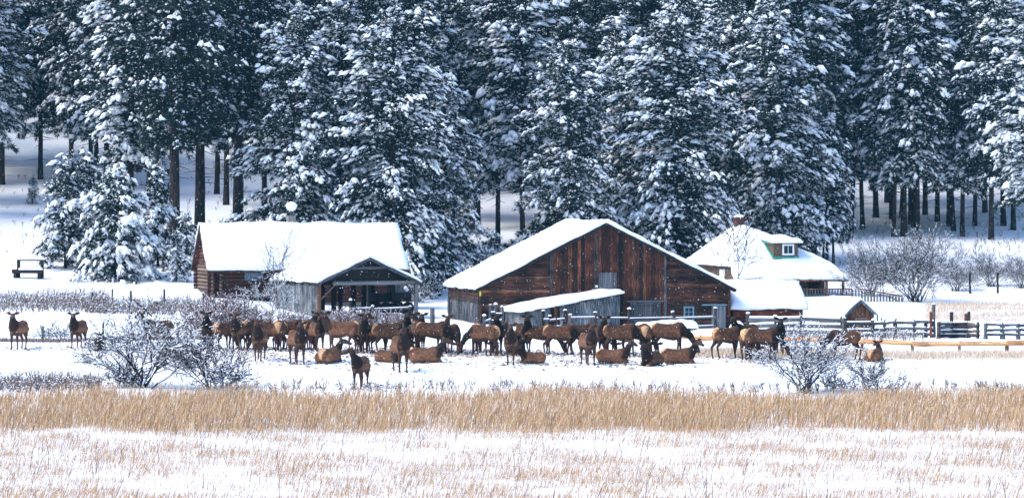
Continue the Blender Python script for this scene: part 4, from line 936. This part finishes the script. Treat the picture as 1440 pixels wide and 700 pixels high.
    nzv = np.array([mnoise.noise(Vector((float(a) * 5, float(b) * 5, float(c) * 5))) for a, b, c in co])
    nrm = np.empty(n * 3, np.float32); me.vertices.foreach_get('normal', nrm); nrm = nrm.reshape(-1, 3)
    shag = np.array([mnoise.noise(Vector((float(a) * 17, float(b) * 17, float(c) * 9))) for a, b, c in co])
    amp = np.where(zc > .72, .016, .004) if pose != 'lie' else .014
    co2 = co + nrm * (shag * amp + nzv * .02 * (zc > .8))[:, None]; me.vertices.foreach_set('co', co2.astype(np.float32).ravel()); me.update()
    body = np.array([.132, .062, .034]); darkc = np.array([.019, .0105, .008]); rump = np.array([.60, .36, .19]); leg = np.array([.06, .028, .018]); belly = np.array([.05, .031, .023]); face = np.array([.065, .036, .025])
    col = np.tile(body, (n, 1)); mix = lambda c, t, q: c * (1 - t[:, None]) + q * t[:, None]
    col *= (1 + .35 * nzv + .4 * shag)[:, None]; col *= (.72 + .55 * sstep(1.32, .95, zc))[:, None]
    col = mix(col, sstep(.86, .74, zc) if pose != 'lie' else sstep(.18, .08, co[:, 2]) * .6, belly)
    if pose != 'lie':
        lm = np.zeros(n, bool)
        lt_ = sstep(.74, .62, co[:, 2]) if pose == 'stand' else sstep(.72, .62, co[:, 2]) * (f < .7)
        col = mix(col, lt_, leg)
    # neck and head
    def dist(a, b):
        ab = b - a; t = np.clip(((co - a) @ ab) / (ab @ ab), 0, 1); return np.linalg.norm(co - (a + t[:, None] * ab), axis=1)
    dn = np.minimum(dist(nb + np.array([0, -.06, -.07 if pose != 'graze' else 0]), nm), dist(nm, nt)); front = sstep(.40, .52, f + (.0 if pose != 'lie' else 0) + nzv * .06)
    col = mix(col, sstep(.34, .22, dn + nzv * .09) * front, darkc * 1.0)
    dh = np.minimum(dist(h0, h2), dist(h2, h3)); col = mix(col, sstep(.17, .12, dh), face)
    col = mix(col, sstep(.085, .04, np.linalg.norm(co - h3, axis=1)), darkc * .7)
    de = np.minimum(*[np.linalg.norm(co - (h0 + side * s * .24 + eu * .15), axis=1) for s in (-1, 1)]); col = mix(col, sstep(.1, .07, de), np.array([.075, .045, .032]))
    rz = sstep(.62, .70, -f + nzv * .03 + np.clip(zc - 1.15, 0, 1) * .6) * sstep(.78, .92, zc) * sstep(.03 + .34 * (zc - .78), -.03 + .34 * (zc - .78), np.abs(co[:, 0]) + nzv * .025)
    col = mix(col, rz, rump)
    at_ = me.color_attributes.new('coat', 'FLOAT_COLOR', 'POINT'); at_.data.foreach_set('color', np.concatenate([np.clip(col, 0, 1), np.ones((n, 1))], 1).astype(np.float32).ravel())
    me.materials.clear(); me.materials.append(M['elk']); me.polygons.foreach_set('use_smooth', np.ones(len(me.polygons), bool)); me.name = name
    eyes = [tuple(h0 + fwd * .16 + side * s * .082 + eu * .035) for s in (-1, 1)]
    return me, eyes
EK = {}
for nm, a in {'s0': ('stand', 0, .25), 's+': ('stand', .5, -.3), 's-': ('stand', -.5, .3), 's++': ('stand', 1.2, .2), 's--': ('stand', -1.2, -.25), 'g0': ('graze', 0, .35), 'g+': ('graze', .5, -.35), 'g-': ('graze', -.5, .2),
              'l0': ('lie', 0), 'l+': ('lie', .9), 'l-': ('lie', -.9)}.items(): EK[nm] = build_elk('elk', *a)
Vi, Fi = ico(2); EYE = arr_mesh('eye', Vi * .021, Fi, M['eye'], True)
GR = 'elk herd resting in front of the ranch'
def elk(px, py, pose, head, label, tone=1.0, sc=1.0):
    sc *= 1.09; x, y = hit(px, py); me, eyes = EK[pose]
    o = ob('elk', me, None, (x, y, G(x, y) - .015), (0, 0, R(head)), (sc, sc, sc)); o.color = (tone, tone * .97, tone * .95, 1)
    tag(o, label, 'elk', GR)
    for e in eyes: ob('eye', EYE, o, e)
# px, feet row, pose, heading (0 = towards camera, 90 = towards +x), label, coat tone, size
HERD = [
 (26, 491, 's+', -17, 'pale tan elk standing alone furthest from the barn, beyond the wire fence shrubs', 1.35, 1),
 (110, 489, 's+', -16, 'lone standing elk between the pale tan one and the bedded calf', 1.05, .97),
 (139, 493, 'l0', 8, 'elk calf bedded on snow beside the large frosted shrub', .85, .82),
 (222, 490, 's+', -70, 'elk half hidden behind the large frosted shrub, pale rump showing', .9, 1),
 (291, 490, 's0', 3, 'dark elk facing out from the reddish brush, next to the forked shrub', .45, 1),
 (314, 491, 'g0', 150, 'brown elk grazing with its rump turned, behind the dark brush-side elk', .75, .95),
 (338, 493, 's+', -22, 'brown elk with black neck watching, in front of the reddish brush', 1.0, 1),
 (352, 491, 'g-', 155, 'dark elk turned away showing a thin pale rump stripe', .6, 1),
 (365, 507, 's0', -4, 'broad chested elk with black mane standing out in front of the group', 1.1, 1.05),
 (384, 492, 'g0', -95, 'dark elk grazing sideways behind the broad chested one', .6, .95),
 (393, 493, 'g+', 178, 'elk seen from behind with bright orange rump below the plank wall', .7, 1),
 (406, 491, 'g0', 100, 'dark elk grazing behind the heavy elk below the plank wall', .6, 1),
 (418, 511, 's-', 20, 'heavy brown elk with dark head below the grey plank wall corner', .95, 1.08),
 (434, 491, 's-', 165, 'elk facing away with narrow pale rump by the plank wall corner', .6, 1),
 (446, 494, 's-', 20, 'slim brown elk standing below the corner post of the pole shed', .95, .97),
 (481, 496, 's--', -84, 'elk in full side view with black neck in front of the pole shed brush', 1.25, 1.08),
 (463, 510, 'l-', 152, 'bedded elk turned away with a bright orange rump', 1.05, 1.02),
 (507, 546, 's--', -14, 'lone elk by the dense grass edge looking sideways over its shoulder', .9, .96),
 (512, 496, 's0', 5, 'very dark elk facing out below the pole shed posts', .4, 1.02),
 (503, 492, 's-', 158, 'light brown elk rump beside the very dark one', 1.0, .97),
 (531, 496, 'g0', 128, 'elk turned away with pale rump edge below the pole shed', .8, 1),
 (545, 497, 'g0', 112, 'dark elk with round cream rump below the shed end post', .6, 1.02),
 (561, 495, 'g+', 172, 'elk rear with bright cream rump behind the big watching elk', .65, 1.02),
 (570, 491, 's0', 8, 'dark elk head raised behind the big watching elk', .45, 1.02),
 (563, 523, 's-', 16, 'big watching elk with dark chest standing forward of the pole shed', .9, 1.12),
 (591, 494, 's0', 6, 'alert elk with wide ears below the single grey post', .55, 1.03),
 (583, 491, 's+', 175, 'elk facing away with narrow cream rump by the single grey post', .7, .97),
 (609, 497, 'g0', 78, 'dark shaggy elk feeding sideways by the single grey post', .6, 1.08),
 (633, 497, 'g-', 28, 'brown elk feeding head down, at the gap between shed and barn', .85, 1),
 (624, 494, 's0', 168, 'pale backed elk facing away in the gap between shed and barn', 1.15, .95),
 (545, 509, 'l+', 50, 'small bedded elk mostly hidden by the big watching elk', .9, .85),
 (597, 510, 'l0', 98, 'bedded elk stretched in side view in the dry grass by the big watcher', 1.25, 1.05),
 (681, 500, 'g0', -112, 'brown elk grazing sideways below the barn side wall', .8, 1.02),
 (691, 499, 'g+', 168, 'elk rump with bright cream patch below the barn side wall', .8, 1),
 (672, 495, 'g0', 176, 'elk facing away with pale orange rump behind the grazer by the barn corner', .75, 1),
 (704, 496, 's0', -12, 'dark elk staring out by the snow capped corner posts', .45, 1.03),
 (718, 512, 's0', 0, 'elk facing straight out with black chest, forward of the lean-to', 1.0, 1.05),
 (737, 496, 's-', 16, 'black necked elk looking out in front of the lean-to wall', .5, 1),
 (727, 499, 'l0', 20, 'nearly black bedded elk behind the calf', .4, .9),
 (750, 511, 'l-', -72, 'small pale calf bedded alone below the lean-to', 1.35, .78),
 (758, 497, 'g0', 96, 'elk with orange rump feeding in front of the lean-to', .8, .97),
 (787, 499, 'g0', 88, 'shaggy dark elk feeding broadside in front of the tall capped posts', .75, 1.02),
 (818, 498, 'g0', 116, 'elk with tall cream rump feeding behind the watcher at the rail fence', .75, 1.03),
 (827, 513, 's-', 16, 'brown watcher standing forward of the rail fence, chest dark', 1.05, 1.02),
 (842, 500, 's-', 22, 'black headed elk looking over the watcher at the rail fence', .45, 1.04),
 (854, 499, 'g0', 160, 'elk turned away with pale rump by the black headed one', .65, 1),
 (873, 501, 'g0', 82, 'big dark elk feeding broadside before the sliding barn door', .62, 1.08),
 (861, 511, 'l+', 78, 'bedded elk with pale flank in front of the big dark feeder', 1.3, .98),
 (894, 497, 'g-', 62, 'brown elk sloping down to feed behind the big dark feeder', .85, 1),
 (908, 500, 'g0', 174, 'elk seen squarely from behind with heart shaped cream rump', .75, 1.02),
 (940, 500, 'g0', 88, 'large humped elk feeding broadside before the buried wagon', .85, 1.1),
 (916, 514, 'l0', -24, 'dark faced elk bedded facing out below the barn', .6, .98),
 (953, 511, 'l-', 92, 'bedded elk in side view with raised head and ears, before the wagon', .9, 1.04),
 (1022, 503, 'g0', 122, 'elk with big orange rump feeding by the grey plank door', .8, 1.02),
 (1048, 499, 's+', -48, 'dark elk with raised ears in front of the low shed', .55, 1.03),
 (1055, 505, 'g+', 150, 'round brown elk bent away beside the dense frosted shrub', .95, 1.02),
 (1072, 506, 'g0', 72, 'dark elk feeding into the dense frosted shrub', .6, 1.05),
 (1096, 500, 's0', 0, 'nearly black elk peering out behind the dense frosted shrub', .4, 1),
 (1188, 506, 'g0', -88, 'elk feeding broadside at the far side of the dense frosted shrub', .75, .97),
 (1230, 508, 'l+', 152, 'small elk bedded alone by the peeled log fence, face in profile', .85, .85),
]
for hd in HERD: elk(*hd)
rng = np.random.default_rng(31); hp = np.array([hit(h_[0], h_[1]) for h_ in HERD]); k = np.repeat(np.arange(len(hp)), 90)
fx, fy = hp[k, 0] + rng.normal(0, 1.3, len(k)), hp[k, 1] + rng.normal(0, 1.6, len(k)); fs = rng.lognormal(-3.1, .5, len(k))
V1, F1 = stamp(OCT_V, OCT_F, np.stack([fx, fy, g(fx, fy) + .012], 1), rng.normal(0, 1, (len(k), 3)) * [1, 1, .1], np.stack([fs * 1.6, fs, fs * .5], 1), rng)
tag(ob('trampled_litter', arr_mesh('trampled_litter', V1, F1, M['weed'])), 'hay scraps, dung and kicked up soil on the snow around the herd', 'litter', None, 'stuff')

# ------------------------------------------------------------------ falling snow
rng = np.random.default_rng(77); nfl = 22000
y = (rng.uniform(95 ** 2, 285 ** 2, nfl)) ** .5; x = rng.uniform(-.17, .17, nfl) * y; z0 = g(x, y); z = z0 + .2 + rng.uniform(0, 1, nfl) * np.maximum(1, CAMZ + .06 * y - z0)
s = rng.uniform(.006, .017, nfl)
V1, F1 = stamp(OCT_V, OCT_F, np.stack([x, y, z], 1), rng.normal(0, 1, (nfl, 3)), np.stack([s, s, s * 1.3], 1), rng)
tag(ob('falling_snow', arr_mesh('falling_snow', V1, F1, M['tree_snow'])), 'fine snowflakes drifting down across the whole scene', 'snowfall', None, 'stuff')

# ------------------------------------------------------------------ the cold snowy air between camera and forest
hm = bpy.data.materials.new('haze'); hm.use_nodes = True; n = hm.node_tree.nodes; n.clear()
pv = n.new('ShaderNodeVolumePrincipled'); mo = n.new('ShaderNodeOutputMaterial'); hm.node_tree.links.new(pv.outputs[0], mo.inputs['Volume'])
pv.inputs['Color'].default_value = (0.20, 0.64, 0.88, 1); pv.inputs['Density'].default_value = 0.00011; pv.inputs['Anisotropy'].default_value = 0.0
hz = ob('haze', cube_me('snow').copy(), None, (0, 230, 105), (0, 0, 0), (2200, 820, 216)); hz.data.materials.clear(); hz.data.materials.append(hm)
tag(hz, 'pale blue snowy air in front of the forest', 'haze', None, 'stuff')
